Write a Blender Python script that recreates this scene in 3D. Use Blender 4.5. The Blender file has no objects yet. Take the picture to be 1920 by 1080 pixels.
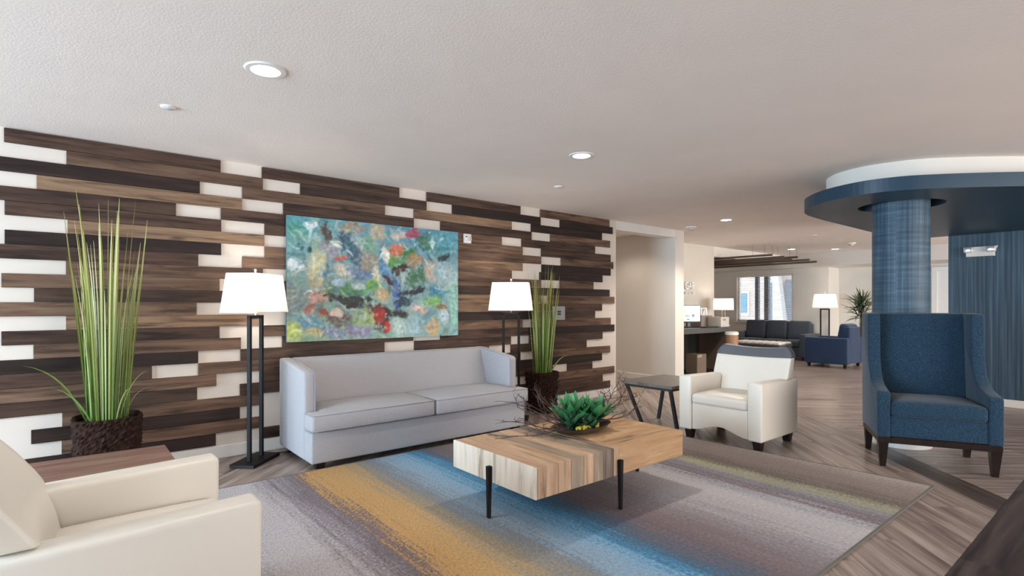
import bpy, bmesh, math, random
from mathutils import Vector, Matrix, noise

random.seed(7)
SC = bpy.context.scene
COL = SC.collection
PI = math.pi

# ------------------------------------------------------------------ camera, world, daylight, exposure
cam_data = bpy.data.cameras.new('camera')
cam_data.sensor_width = 36.0
cam_data.lens = 1014.0 / 1920.0 * 36.0
cam_data.shift_y = 32.0 / 1920.0
cam_data.clip_start = 0.05
cam_data.clip_end = 200
cam = bpy.data.objects.new('camera', cam_data)
cam.location = (0, 0, 1.32)
cam.rotation_euler = (PI / 2, 0, -math.radians(39.547))
COL.objects.link(cam)
SC.camera = cam

world = bpy.data.worlds.new('overcast_sky')
SC.world = world
world.use_nodes = True
world.node_tree.nodes['Background'].inputs[0].default_value = (0.80, 0.90, 1.0, 1)
world.node_tree.nodes['Background'].inputs[1].default_value = 3.0

SC.view_settings.view_transform = 'Standard'
SC.view_settings.look = 'None'
SC.view_settings.gamma = 1.0
SC.view_settings.use_curve_mapping = False
SC.view_settings.exposure = 0.27


def window_light(name, loc, rot, sx, sy, power, color):
    l = bpy.data.lights.new(name, 'AREA')
    l.shape = 'RECTANGLE'
    l.size = sx
    l.size_y = sy
    l.energy = power
    l.color = color
    o = bpy.data.objects.new(name, l)
    o.location = loc
    o.rotation_euler = rot
    COL.objects.link(o)
    return o


# daylight standing in the window openings of the side wall and of the wall behind the camera; the lounge one is added
window_light('daylight_side_window', (-6.13, 2.85, 1.3), (0, -PI / 2, 0), 2.1, 4.3, 800, (0.60, 0.81, 1.0))
window_light('daylight_rear_window', (6.0, -4.62, 1.35), (PI / 2, 0, 0), 6.4, 1.9, 230, (1.0, 0.90, 0.80))
window_light('lounge_fill_light', (12.2, -4.62, 1.35), (PI / 2, 0, 0), 4.0, 1.9, 520, (1.0, 0.98, 0.95))  # added area light that brightens the far lounge


# ------------------------------------------------------------------ helpers
def lin(h):
    h = h.lstrip('#')
    out = []
    for i in (0, 2, 4):
        c = int(h[i:i + 2], 16) / 255.0
        out.append(c / 12.92 if c <= 0.04045 else ((c + 0.055) / 1.055) ** 2.4)
    return out


def rgba(h):
    return tuple(lin(h)) + (1.0,)


class MB:
    """collects shapes, builds ONE mesh object"""

    def __init__(self):
        self.v = []
        self.f = []

    def add(self, verts, faces):
        n = len(self.v)
        self.v += [tuple(p) for p in verts]
        self.f += [tuple(i + n for i in f) for f in faces]
        return self

    def box(self, x0, x1, y0, y1, z0, z1):
        vs = [(x0, y0, z0), (x1, y0, z0), (x1, y1, z0), (x0, y1, z0), (x0, y0, z1), (x1, y0, z1), (x1, y1, z1), (x0, y1, z1)]
        return self.add(vs, [(0, 3, 2, 1), (4, 5, 6, 7), (0, 1, 5, 4), (1, 2, 6, 5), (2, 3, 7, 6), (3, 0, 4, 7)])

    def frustum(self, x0, x1, y0, y1, z0, a0, a1, b0, b1, z1):
        vs = [(x0, y0, z0), (x1, y0, z0), (x1, y1, z0), (x0, y1, z0), (a0, b0, z1), (a1, b0, z1), (a1, b1, z1), (a0, b1, z1)]
        return self.add(vs, [(0, 3, 2, 1), (4, 5, 6, 7), (0, 1, 5, 4), (1, 2, 6, 5), (2, 3, 7, 6), (3, 0, 4, 7)])

    def prism(self, poly, lo, hi, axis='z'):
        """poly extruded: axis z -> poly (x,y); axis x -> poly (y,z); axis y -> poly (x,z)"""
        n = len(poly)

        def P(p, h):
            return {'z': (p[0], p[1], h), 'x': (h, p[0], p[1]), 'y': (p[0], h, p[1])}[axis]
        vs = [P(p, lo) for p in poly] + [P(p, hi) for p in poly]
        fs = [tuple(range(n - 1, -1, -1)), tuple(range(n, 2 * n))]
        fs += [(i, (i + 1) % n, n + (i + 1) % n, n + i) for i in range(n)]
        return self.add(vs, fs)

    def loft(self, rings, cap=True, closed=True):
        n = len(rings[0])
        vs = [p for r in rings for p in r]
        fs = []
        for k in range(len(rings) - 1):
            for i in range(n if closed else n - 1):
                j = (i + 1) % n
                fs.append((k * n + i, k * n + j, (k + 1) * n + j, (k + 1) * n + i))
        if cap:
            fs.append(tuple(range(n - 1, -1, -1)))
            fs.append(tuple((len(rings) - 1) * n + i for i in range(n)))
        return self.add(vs, fs)

    def lathe(self, prof, n=32, c=(0, 0, 0), cap=True):
        rings = [[(c[0] + r * math.cos(2 * PI * i / n), c[1] + r * math.sin(2 * PI * i / n), c[2] + z) for i in range(n)] for r, z in prof]
        return self.loft(rings, cap)

    def tube(self, pts, r, n=8, cap=True):
        pts = [Vector(p) for p in pts]
        if not isinstance(r, (list, tuple)):
            r = [r] * len(pts)
        rings = []
        up = Vector((0.31, 0.17, 0.93)).normalized()
        for k, p in enumerate(pts):
            t = (pts[min(k + 1, len(pts) - 1)] - pts[max(k - 1, 0)]).normalized()
            a = t.cross(up)
            if a.length < 1e-3:
                a = t.cross(Vector((1, 0, 0)))
            a.normalize()
            b = t.cross(a)
            rings.append([tuple(p + r[k] * (math.cos(2 * PI * i / n) * a + math.sin(2 * PI * i / n) * b)) for i in range(n)])
        return self.loft(rings, cap)

    def rbox(self, x0, x1, y0, y1, z0, z1, r, n=8, crown=0.0, crown_axis=2):
        """rounded box with an optional crowned (bulging) face pair"""
        c = Vector(((x0 + x1) / 2, (y0 + y1) / 2, (z0 + z1) / 2))
        h = Vector(((x1 - x0) / 2, (y1 - y0) / 2, (z1 - z0) / 2))
        r = min(r, min(h) * 0.999)

        def ticks(hh):
            inner = hh - r
            e = [-hh, -hh + r * 0.35, -inner]
            m = max(2, n)
            mid = [-inner + 2 * inner * i / m for i in range(1, m)]
            return e + mid + [inner, hh - r * 0.35, hh]
        tx = [ticks(h[i]) for i in range(3)]
        idx = {}
        vs = []

        def V(p):
            key = tuple(round(q, 6) for q in p)
            if key in idx:
                return idx[key]
            p = Vector(p)
            inn = Vector([max(-(h[i] - r), min(h[i] - r, p[i])) for i in range(3)])
            dv = p - inn
            q = inn + dv.normalized() * r if dv.length > 1e-9 else p
            if crown:
                a, b = [i for i in range(3) if i != crown_axis]
                w = (1 - (p[a] / h[a]) ** 4) * (1 - (p[b] / h[b]) ** 4)
                q[crown_axis] += crown * w * (1 if p[crown_axis] > 0 else -0.0)
            vs.append(tuple(q + c))
            idx[key] = len(vs) - 1
            return idx[key]
        fs = []
        for ax in range(3):
            a, b = [(1, 2), (2, 0), (0, 1)][ax]
            for s in (-1, 1):
                A, B = tx[a], tx[b]
                for i in range(len(A) - 1):
                    for j in range(len(B) - 1):
                        quad = []
                        for (p, q) in ((i, j), (i + 1, j), (i + 1, j + 1), (i, j + 1)):
                            pt = [0, 0, 0]
                            pt[ax] = s * h[ax]
                            pt[a] = A[p]
                            pt[b] = B[q]
                            quad.append(V(pt))
                        if s < 0:
                            quad.reverse()
                        if len(set(quad)) >= 3:
                            fs.append(tuple(dict.fromkeys(quad)))
        return self.add(vs, fs)

    def xf(self, m, start=0):
        for i in range(start, len(self.v)):
            self.v[i] = tuple(m @ Vector(self.v[i]))
        return self

    def mesh(self, name, mat, smooth=False, bevel=0.0, segs=2, origin=None):
        vs = self.v
        if origin is not None:
            o = Vector(origin)
            vs = [tuple(Vector(p) - o) for p in vs]
        me = bpy.data.meshes.new(name)
        me.from_pydata(vs, [], self.f)
        if bevel > 0:
            bm = bmesh.new()
            bm.from_mesh(me)
            bmesh.ops.remove_doubles(bm, verts=bm.verts, dist=1e-5)
            ed = [e for e in bm.edges if len(e.link_faces) == 2 and e.calc_face_angle(0) > 0.5]
            bmesh.ops.bevel(bm, geom=ed, offset=bevel, segments=segs, profile=0.5, affect='EDGES', clamp_overlap=True)
            bm.to_mesh(me)
            bm.free()
        if mat is not None:
            me.materials.append(mat)
        if smooth:
            for p in me.polygons:
                p.use_smooth = True
            me.set_sharp_from_angle(angle=math.radians(40))
        me.update()
        return me

    def build(self, name, mat, parent=None, smooth=False, bevel=0.0, segs=2, origin=None):
        me = self.mesh(name, mat, smooth, bevel, segs, origin)
        o = bpy.data.objects.new(name, me)
        COL.objects.link(o)
        if origin is not None:
            o.location = origin
        if parent is not None:
            o.parent = parent
        return o


def tag(o, label=None, cat=None, group=None, kind=None):
    if label:
        o['label'] = label
    if cat:
        o['category'] = cat
    if group:
        o['group'] = group
    if kind:
        o['kind'] = kind
    return o


def thing(name, label, cat, loc=(0, 0, 0), rz=0.0, group=None):
    o = bpy.data.objects.new(name, None)
    o.empty_display_size = 0.1
    COL.objects.link(o)
    o.location = loc
    o.rotation_euler = (0, 0, rz)
    return tag(o, label, cat, group)


def struct(o):
    return tag(o, kind='structure')


def copy_tree(o, parent=None):
    c = o.copy()
    COL.objects.link(c)
    c.parent = parent
    for ch in list(o.children):
        copy_tree(ch, c)
    return c


# ------------------------------------------------------------------ materials
def new_mat(name):
    m = bpy.data.materials.new(name)
    m.use_nodes = True
    nt = m.node_tree
    b = nt.nodes['Principled BSDF']
    return m, nt, b


def N(nt, t, **kw):
    n = nt.nodes.new(t)
    for k, v in kw.items():
        setattr(n, k, v)
    return n


def simple(name, color, rough=0.5, var=0.06, scale=8.0, bump=0.0, bscale=200.0, metal=0.0, spec=0.5, bdist=0.002):
    """a slightly uneven colour with optional fine relief"""
    m, nt, b = new_mat(name)
    tc = N(nt, 'ShaderNodeTexCoord')
    nz = N(nt, 'ShaderNodeTexNoise')
    nz.inputs['Scale'].default_value = scale
    nz.inputs['Detail'].default_value = 4
    nt.links.new(tc.outputs['Object'], nz.inputs['Vector'])
    rp = N(nt, 'ShaderNodeValToRGB')
    c = lin(color)
    rp.color_ramp.elements[0].position = 0.3
    rp.color_ramp.elements[1].position = 0.7
    rp.color_ramp.elements[0].color = tuple(max(0, x * (1 - var)) for x in c) + (1,)
    rp.color_ramp.elements[1].color = tuple(min(1, x * (1 + var)) for x in c) + (1,)
    nt.links.new(nz.outputs['Fac'], rp.inputs['Fac'])
    nt.links.new(rp.outputs['Color'], b.inputs['Base Color'])
    b.inputs['Roughness'].default_value = rough
    b.inputs['Metallic'].default_value = metal
    b.inputs['Specular IOR Level'].default_value = spec
    if bump > 0:
        n2 = N(nt, 'ShaderNodeTexNoise')
        n2.inputs['Scale'].default_value = bscale
        n2.inputs['Detail'].default_value = 3
        nt.links.new(tc.outputs['Object'], n2.inputs['Vector'])
        bp = N(nt, 'ShaderNodeBump')
        bp.inputs['Strength'].default_value = bump
        bp.inputs['Distance'].default_value = bdist
        nt.links.new(n2.outputs['Fac'], bp.inputs['Height'])
        nt.links.new(bp.outputs['Normal'], b.inputs['Normal'])
    return m


def fabric(name, c1, c2, scale=260.0, rough=0.9, bump=0.4, stretch=(1, 1, 1)):
    """woven cloth: two yarn colours in a fine speckle"""
    m, nt, b = new_mat(name)
    tc = N(nt, 'ShaderNodeTexCoord')
    mp = N(nt, 'ShaderNodeMapping')
    mp.inputs['Scale'].default_value = stretch
    nt.links.new(tc.outputs['Object'], mp.inputs['Vector'])
    nz = N(nt, 'ShaderNodeTexNoise')
    nz.inputs['Scale'].default_value = scale
    nz.inputs['Detail'].default_value = 2
    nt.links.new(mp.outputs['Vector'], nz.inputs['Vector'])
    rp = N(nt, 'ShaderNodeValToRGB')
    rp.color_ramp.elements[0].position = 0.38
    rp.color_ramp.elements[1].position = 0.62
    rp.color_ramp.elements[0].color = rgba(c1)
    rp.color_ramp.elements[1].color = rgba(c2)
    nt.links.new(nz.outputs['Fac'], rp.inputs['Fac'])
    nt.links.new(rp.outputs['Color'], b.inputs['Base Color'])
    b.inputs['Roughness'].default_value = rough
    b.inputs['Specular IOR Level'].default_value = 0.25
    b.inputs['Sheen Weight'].default_value = 0.15
    bp = N(nt, 'ShaderNodeBump')
    bp.inputs['Strength'].default_value = bump
    bp.inputs['Distance'].default_value = 0.0015
    nt.links.new(nz.outputs['Fac'], bp.inputs['Height'])
    nt.links.new(bp.outputs['Normal'], b.inputs['Normal'])
    return m


def wood(name, stops, axis=0, rough=0.55, grain=(1.6, 22, 22), var=0.35, knots=True, spec=0.3, knot_scale=2.2, island=False):
    """wood with the grain along one object axis; every board differs through its object random"""
    m, nt, b = new_mat(name)
    L = nt.links.new
    tc = N(nt, 'ShaderNodeTexCoord')
    oi = N(nt, 'ShaderNodeObjectInfo')
    rnd = oi.outputs['Random']
    if island:
        ge = N(nt, 'ShaderNodeNewGeometry')
        ad0 = N(nt, 'ShaderNodeMath', operation='ADD')
        L(oi.outputs['Random'], ad0.inputs[0])
        L(ge.outputs['Random Per Island'], ad0.inputs[1])
        fr = N(nt, 'ShaderNodeMath', operation='FRACT')
        L(ad0.outputs[0], fr.inputs[0])
        rnd = fr.outputs[0]
    mul = N(nt, 'ShaderNodeMath', operation='MULTIPLY')
    mul.inputs[1].default_value = 37.0
    L(rnd, mul.inputs[0])
    cmb = N(nt, 'ShaderNodeCombineXYZ')
    for i in range(3):
        L(mul.outputs[0], cmb.inputs[i])
    add = N(nt, 'ShaderNodeVectorMath', operation='ADD')
    L(tc.outputs['Object'], add.inputs[0])
    L(cmb.outputs[0], add.inputs[1])
    g = [grain[1]] * 3
    for ax in ((axis,) if isinstance(axis, int) else axis):
        g[ax] = grain[0]
    mp = N(nt, 'ShaderNodeMapping')
    mp.inputs['Scale'].default_value = g
    L(add.outputs[0], mp.inputs['Vector'])
    nz = N(nt, 'ShaderNodeTexNoise')
    nz.inputs['Scale'].default_value = 1.0
    nz.inputs['Detail'].default_value = 7
    nz.inputs['Roughness'].default_value = 0.62
    nz.inputs['Distortion'].default_value = 0.6
    L(mp.outputs['Vector'], nz.inputs['Vector'])
    rp = N(nt, 'ShaderNodeValToRGB')
    cr = rp.color_ramp
    while len(cr.elements) < len(stops):
        cr.elements.new(0.5)
    for e, (p, c) in zip(cr.elements, stops):
        e.position = p
        e.color = rgba(c)
    L(nz.outputs['Fac'], rp.inputs['Fac'])
    col = rp.outputs['Color']
    if knots:
        k = [knot_scale * 2.6] * 3
        k[axis if isinstance(axis, int) else axis[0]] = knot_scale
        mk = N(nt, 'ShaderNodeMapping')
        mk.inputs['Scale'].default_value = k
        L(add.outputs[0], mk.inputs['Vector'])
        vo = N(nt, 'ShaderNodeTexVoronoi')
        vo.inputs['Scale'].default_value = 1.0
        L(mk.outputs['Vector'], vo.inputs['Vector'])
        kr = N(nt, 'ShaderNodeValToRGB')
        kr.color_ramp.elements[0].position = 0.03
        kr.color_ramp.elements[0].color = (0.16, 0.13, 0.12, 1)
        kr.color_ramp.elements[1].position = 0.17
        kr.color_ramp.elements[1].color = (1, 1, 1, 1)
        L(vo.outputs['Distance'], kr.inputs['Fac'])
        mx = N(nt, 'ShaderNodeMix', data_type='RGBA', blend_type='MULTIPLY')
        mx.inputs['Factor'].default_value = 0.85
        L(col, mx.inputs['A'])
        L(kr.outputs['Color'], mx.inputs['B'])
        col = mx.outputs['Result']
    hs = N(nt, 'ShaderNodeHueSaturation')
    mr = N(nt, 'ShaderNodeMapRange')
    mr.inputs['To Min'].default_value = 1 - var
    mr.inputs['To Max'].default_value = 1 + var
    L(rnd, mr.inputs['Value'])
    L(mr.outputs[0], hs.inputs['Value'])
    L(col, hs.inputs['Color'])
    L(hs.outputs['Color'], b.inputs['Base Color'])
    b.inputs['Roughness'].default_value = rough
    b.inputs['Specular IOR Level'].default_value = spec
    bp = N(nt, 'ShaderNodeBump')
    bp.inputs['Strength'].default_value = 0.18
    bp.inputs['Distance'].default_value = 0.003
    L(nz.outputs['Fac'], bp.inputs['Height'])
    L(bp.outputs['Normal'], b.inputs['Normal'])
    return m


def glow(name, color, strength):
    m, nt, b = new_mat(name)
    b.inputs['Base Color'].default_value = (0.8, 0.8, 0.8, 1)
    b.inputs['Emission Color'].default_value = rgba(color)
    b.inputs['Emission Strength'].default_value = strength
    return m


M = {}
M['ceiling'] = simple('ceiling_paint', '#f0e5dd', 0.9, 0.02, 2.0, 0.35, 90, bdist=0.004)
M['wall'] = simple('wall_paint', '#ddd6cd', 0.85, 0.02, 2.0, 0.15, 120)
M['white'] = simple('white_trim', '#e6e2de', 0.5, 0.02)
M['wall_white'] = simple('feature_wall_paint', '#dfd3c8', 0.85, 0.02, 2.0, 0.1, 150)
M['plankL'] = wood('plank_light', [(0.34, '#543f31'), (0.5, '#8a6d56'), (0.66, '#a08368')], var=0.10)
M['plankM'] = wood('plank_mid', [(0.34, '#3a2a21'), (0.5, '#684f40'), (0.66, '#7d6451')], var=0.14)
M['plankD'] = wood('plank_dark', [(0.34, '#281c17'), (0.5, '#48342b'), (0.66, '#5a4538')], var=0.16)
M['plankK'] = wood('plank_black', [(0.34, '#1e1412'), (0.5, '#2c1f1b'), (0.66, '#3a2a25')], var=0.15, knots=False)
M['floor'] = wood('floor_plank', [(0.3, '#54463f'), (0.44, '#83726a'), (0.55, '#9c8c82'), (0.7, '#b5a79c')], rough=0.30, grain=(0.9, 16, 16), var=0.09, knots=False, spec=0.5, island=True)
M['floor_dark'] = wood('floor_plank_dark', [(0.34, '#2d2522'), (0.5, '#453a36'), (0.66, '#5c504a')], rough=0.33, grain=(1.0, 12, 12), var=0.1, knots=False, spec=0.5)
M['subfloor'] = simple('subfloor', '#5c4f47', 0.6)
M['black'] = simple('black_metal', '#191615', 0.5, 0.1, spec=0.2)
M['blacktable'] = simple('black_steel', '#2a2c30', 0.45, 0.1)
M['blackwood'] = wood('espresso_wood', [(0.3, '#17100f'), (0.7, '#2a1e1b')], axis=2, rough=0.35, var=0.05, knots=False)
M['sofa'] = fabric('sofa_fabric', '#98979b', '#adaaad', 420, bump=0.25)
M['piping'] = simple('sofa_piping', '#96929c', 0.9)
M['cream'] = simple('cream_leather', '#e6dfd4', 0.42, 0.02, 3, 0.06, 90)
M['grey_leather'] = simple('grey_leather', '#5d6068', 0.45, 0.05, 3, 0.06, 90)
M['blue'] = fabric('blue_tweed', '#152a3a', '#284459', 150, bump=0.5)
M['navy'] = fabric('navy_fabric', '#26344c', '#324462', 200)
M['charcoal'] = fabric('charcoal_fabric', '#3a3f49', '#4a505b', 200)
M['stone'] = simple('stone_top', '#6b625b', 0.35, 0.35, 14)
M['sidewood'] = wood('side_table_wood', [(0.25, '#5f453f'), (0.5, '#7d5e54'), (0.75, '#9a7c70')], rough=0.4, grain=(1.6, 26, 26), var=0.1, knots=False)
M['pot'] = simple('bark_pot', '#2c1c16', 0.85, 0.6, 40, spec=0.15)
M['soil'] = simple('soil', '#1c1512', 0.95)
M['bowl'] = simple('bowl_brown', '#4c3d36', 0.4, 0.2)
M['twig'] = simple('twig_bark', '#4a3835', 0.85, 0.3, 60)
M['moss'] = simple('yellow_moss', '#b3a43c', 0.95, 0.3, 60)
M['silver'] = simple('brushed_metal', '#c9c6c2', 0.3, 0.05, metal=0.9)
M['plastic'] = simple('white_plastic', '#e8e6e4', 0.4, 0.02)
M['darkplastic'] = simple('dark_plastic', '#17181b', 0.4)
M['beige'] = simple('beige_plastic', '#c6beb3', 0.5, 0.04)
M['taupe'] = simple('taupe_plastic', '#8d8078', 0.5, 0.06)
M['desk'] = simple('desk_laminate', '#4a4947', 0.45, 0.08)
M['deskback'] = simple('desk_void', '#0e0d0d', 0.7)
M['tan'] = simple('tan_leather', '#96704f', 0.55)
M['cardboard'] = simple('brown_card', '#6b5a4d', 0.8)
M['beam'] = wood('ceiling_beam_wood', [(0.3, '#4a3d35'), (0.7, '#6a5a4e')], axis=1, var=0.1, knots=False)
M['canopy'] = simple('canopy_paint', '#1d3a4d', 0.42, 0.04, 3)
M['frame_grey'] = simple('window_mullion', '#76828e', 0.5)
M['lamp_lens'] = glow('downlight_lens', '#fff4e6', 9.0)
M['screen'] = glow('monitor_screen', '#cfe3ea', 0.9)


def blue_wallpaper(name, vertical_only):
    m, nt, b = new_mat(name)
    L = nt.links.new
    tc = N(nt, 'ShaderNodeTexCoord')

    def streak(scale):
        mp = N(nt, 'ShaderNodeMapping')
        mp.inputs['Scale'].default_value = scale
        L(tc.outputs['UV' if not vertical_only else 'Object'], mp.inputs['Vector'])
        nz = N(nt, 'ShaderNodeTexNoise')
        nz.inputs['Scale'].default_value = 1
        nz.inputs['Detail'].default_value = 3
        L(mp.outputs['Vector'], nz.inputs['Vector'])
        return nz.outputs['Fac']
    if vertical_only:
        a = streak((30, 42, 0.5))
        bb = streak((30, 90, 1.2))
    else:
        a = streak((52, 0.8, 1))
        bb = streak((1.4, 26, 1))
    mx = N(nt, 'ShaderNodeMath', operation='ADD')
    L(a, mx.inputs[0])
    L(bb, mx.inputs[1])
    hf = N(nt, 'ShaderNodeMath', operation='MULTIPLY')
    hf.inputs[1].default_value = 0.5
    L(mx.outputs[0], hf.inputs[0])
    rp = N(nt, 'ShaderNodeValToRGB')
    cr = rp.color_ramp
    cr.elements[0].position = 0.36
    cr.elements[0].color = rgba('#26394a')
    cr.elements[1].position = 0.64
    cr.elements[1].color = rgba('#546d80')
    e = cr.elements.new(0.5)
    e.color = rgba('#3a5264')
    L(hf.outputs[0], rp.inputs['Fac'])
    L(rp.outputs['Color'], b.inputs['Base Color'])
    b.inputs['Roughness'].default_value = 0.55
    return m


M['wall_blue'] = blue_wallpaper('blue_wallpaper', True)
M['col_blue'] = blue_wallpaper('blue_column_wrap', False)


def shade_mat():
    m, nt, b = new_mat('lamp_shade_linen')
    L = nt.links.new
    out = nt.nodes['Material Output']
    df = N(nt, 'ShaderNodeBsdfDiffuse')
    df.inputs['Color'].default_value = (0.9, 0.89, 0.87, 1)
    tr = N(nt, 'ShaderNodeBsdfTranslucent')
    tr.inputs['Color'].default_value = (0.95, 0.92, 0.88, 1)
    mx = N(nt, 'ShaderNodeMixShader')
    mx.inputs[0].default_value = 0.36
    L(df.outputs[0], mx.inputs[1])
    L(tr.outputs[0], mx.inputs[2])
    L(mx.outputs[0], out.inputs['Surface'])
    return m


M['shade'] = shade_mat()


def glass_mat():
    m, nt, b = new_mat('window_glass')
    L = nt.links.new
    out = nt.nodes['Material Output']
    tr = N(nt, 'ShaderNodeBsdfTransparent')
    gl = N(nt, 'ShaderNodeBsdfGlossy')
    gl.inputs['Roughness'].default_value = 0.02
    mx = N(nt, 'ShaderNodeMixShader')
    mx.inputs[0].default_value = 0.05
    L(tr.outputs[0], mx.inputs[1])
    L(gl.outputs[0], mx.inputs[2])
    L(mx.outputs[0], out.inputs['Surface'])
    return m


M['glass'] = glass_mat()


def leaf_mat(name, lo, hi, axis=2, rng=1.5):
    m, nt, b = new_mat(name)
    L = nt.links.new
    tc = N(nt, 'ShaderNodeTexCoord')
    sp = N(nt, 'ShaderNodeSeparateXYZ')
    L(tc.outputs['Object'], sp.inputs[0])
    oi = N(nt, 'ShaderNodeObjectInfo')
    mr = N(nt, 'ShaderNodeMapRange')
    mr.inputs['From Max'].default_value = rng
    L(sp.outputs[axis], mr.inputs['Value'])
    ad = N(nt, 'ShaderNodeMath', operation='ADD')
    L(mr.outputs[0], ad.inputs[0])
    ms = N(nt, 'ShaderNodeMath', operation='MULTIPLY_ADD')
    ms.inputs[1].default_value = 0.5
    ms.inputs[2].default_value = -0.25
    L(oi.outputs['Random'], ms.inputs[0])
    L(ms.outputs[0], ad.inputs[1])
    rp = N(nt, 'ShaderNodeValToRGB')
    rp.color_ramp.elements[0].color = rgba(lo)
    rp.color_ramp.elements[1].color = rgba(hi)
    L(ad.outputs[0], rp.inputs['Fac'])
    L(rp.outputs['Color'], b.inputs['Base Color'])
    b.inputs['Roughness'].default_value = 0.45
    return m


M['grass'] = leaf_mat('grass_blade', '#64813a', '#b3ad68')
M['succulent'] = leaf_mat('succulent_leaf', '#12402a', '#4b9a5e', 0, 0.2)
M['succulent_dark'] = leaf_mat('succulent_leaf_dark', '#153527', '#3d7350', 0, 0.2)
M['palm'] = leaf_mat('palm_leaf', '#2a3322', '#5a6a48', 0, 0.4)


def rug_mat():
    m, nt, b = new_mat('rug_pile')
    L = nt.links.new
    tc = N(nt, 'ShaderNodeTexCoord')

    def nz(scale, sc=1.0, detail=4, dist=0.0):
        mp = N(nt, 'ShaderNodeMapping')
        mp.inputs['Scale'].default_value = scale
        L(tc.outputs['Object'], mp.inputs['Vector'])
        n = N(nt, 'ShaderNodeTexNoise')
        n.inputs['Scale'].default_value = sc
        n.inputs['Detail'].default_value = detail
        n.inputs['Roughness'].default_value = 0.65
        n.inputs['Distortion'].default_value = dist
        L(mp.outputs['Vector'], n.inputs['Vector'])
        return n.outputs['Fac']

    def madd(a, k, c):
        n = N(nt, 'ShaderNodeMath', operation='MULTIPLY_ADD')
        L(a, n.inputs[0])
        n.inputs[1].default_value = k
        if isinstance(c, float):
            n.inputs[2].default_value = c
        else:
            L(c, n.inputs[2])
        return n.outputs[0]
    sp = N(nt, 'ShaderNodeSeparateXYZ')
    L(tc.outputs['Object'], sp.inputs[0])
    x = madd(nz((1.4, 0.75, 1), 1.0, 5), 0.32, sp.outputs[0])      # broad wander of the bands
    x = madd(nz((26, 0.9, 1), 1.0, 6), 0.50, x)                   # streaks along the rug
    x = madd(nz((70, 45, 1), 1.0, 3), 0.52, x)                    # salt-and-pepper pile
    u = madd(x, 1.0 / 4.48, (-0.67 - 0.35) / 4.48)
    stops = [(0.62, '#8f908e'), (0.8, '#b0acae'), (1.05, '#b5b0b2'), (1.22, '#8c868c'), (1.36, '#6c656c'), (1.47, '#bc9766'), (1.68, '#bd9c6e'),
             (1.82, '#98907f'), (1.95, '#7f8790'), (2.08, '#90a5b6'), (2.24, '#86abc6'), (2.38, '#4f89ae'), (2.52, '#54687a'), (2.68, '#7b6d6f'),
             (2.85, '#83787a'), (3.05, '#90898c'), (3.25, '#aeabad'), (3.55, '#bcb9ba'), (3.72, '#a5a5ac'), (3.82, '#7d6e70'), (3.95, '#868793'),
             (4.08, '#a7a589'), (4.2, '#6f6561'), (4.4, '#8b807a'), (4.65, '#938882'), (4.8, '#a89f98')]
    rp = N(nt, 'ShaderNodeValToRGB')
    cr = rp.color_ramp
    while len(cr.elements) < len(stops):
        cr.elements.new(0.99)
    for e, (p, c) in zip(cr.elements, stops):
        e.position = max(0.0, min(1.0, (p - 0.35) / 4.48))
        e.color = rgba(c)
    L(u, rp.inputs['Fac'])
    # fine flecks of darker and lighter wool
    fl = N(nt, 'ShaderNodeValToRGB')
    fl.color_ramp.elements[0].position = 0.3
    fl.color_ramp.elements[0].color = (0.68, 0.67, 0.69, 1)
    fl.color_ramp.elements[1].position = 0.7
    fl.color_ramp.elements[1].color = (1.34, 1.34, 1.34, 1)
    L(nz((120, 45, 1), 1.0, 3), fl.inputs['Fac'])
    mx = N(nt, 'ShaderNodeMix', data_type='RGBA', blend_type='MULTIPLY')
    mx.inputs['Factor'].default_value = 0.8
    L(rp.outputs['Color'], mx.inputs['A'])
    L(fl.outputs['Color'], mx.inputs['B'])
    L(mx.outputs['Result'], b.inputs['Base Color'])
    b.inputs['Roughness'].default_value = 0.95
    b.inputs['Specular IOR Level'].default_value = 0.1
    bp = N(nt, 'ShaderNodeBump')
    bp.inputs['Strength'].default_value = 0.4
    bp.inputs['Distance'].default_value = 0.004
    L(nz((220, 220, 1), 1.0, 2), bp.inputs['Height'])
    L(bp.outputs['Normal'], b.inputs['Normal'])
    return m


M['rug'] = rug_mat()
M['rug_edge'] = simple('rug_binding', '#6c6863', 0.9)

# ------------------------------------------------------------------ the room
CEIL = 2.57
YW = 5.2          # feature wall
XL, XR = -6.0, 15.05
YF, YB = -4.5, 9.2

floor = struct(MB().box(XL - 0.3, XR + 0.3, YF - 0.3, YB + 0.2, -0.12, -0.006).build('floor', M['subfloor']))
ceiling = struct(MB().box(XL - 0.3, XR + 0.3, YF - 0.3, YB + 0.2, CEIL, CEIL + 0.15).build('ceiling', M['ceiling']))

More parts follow.
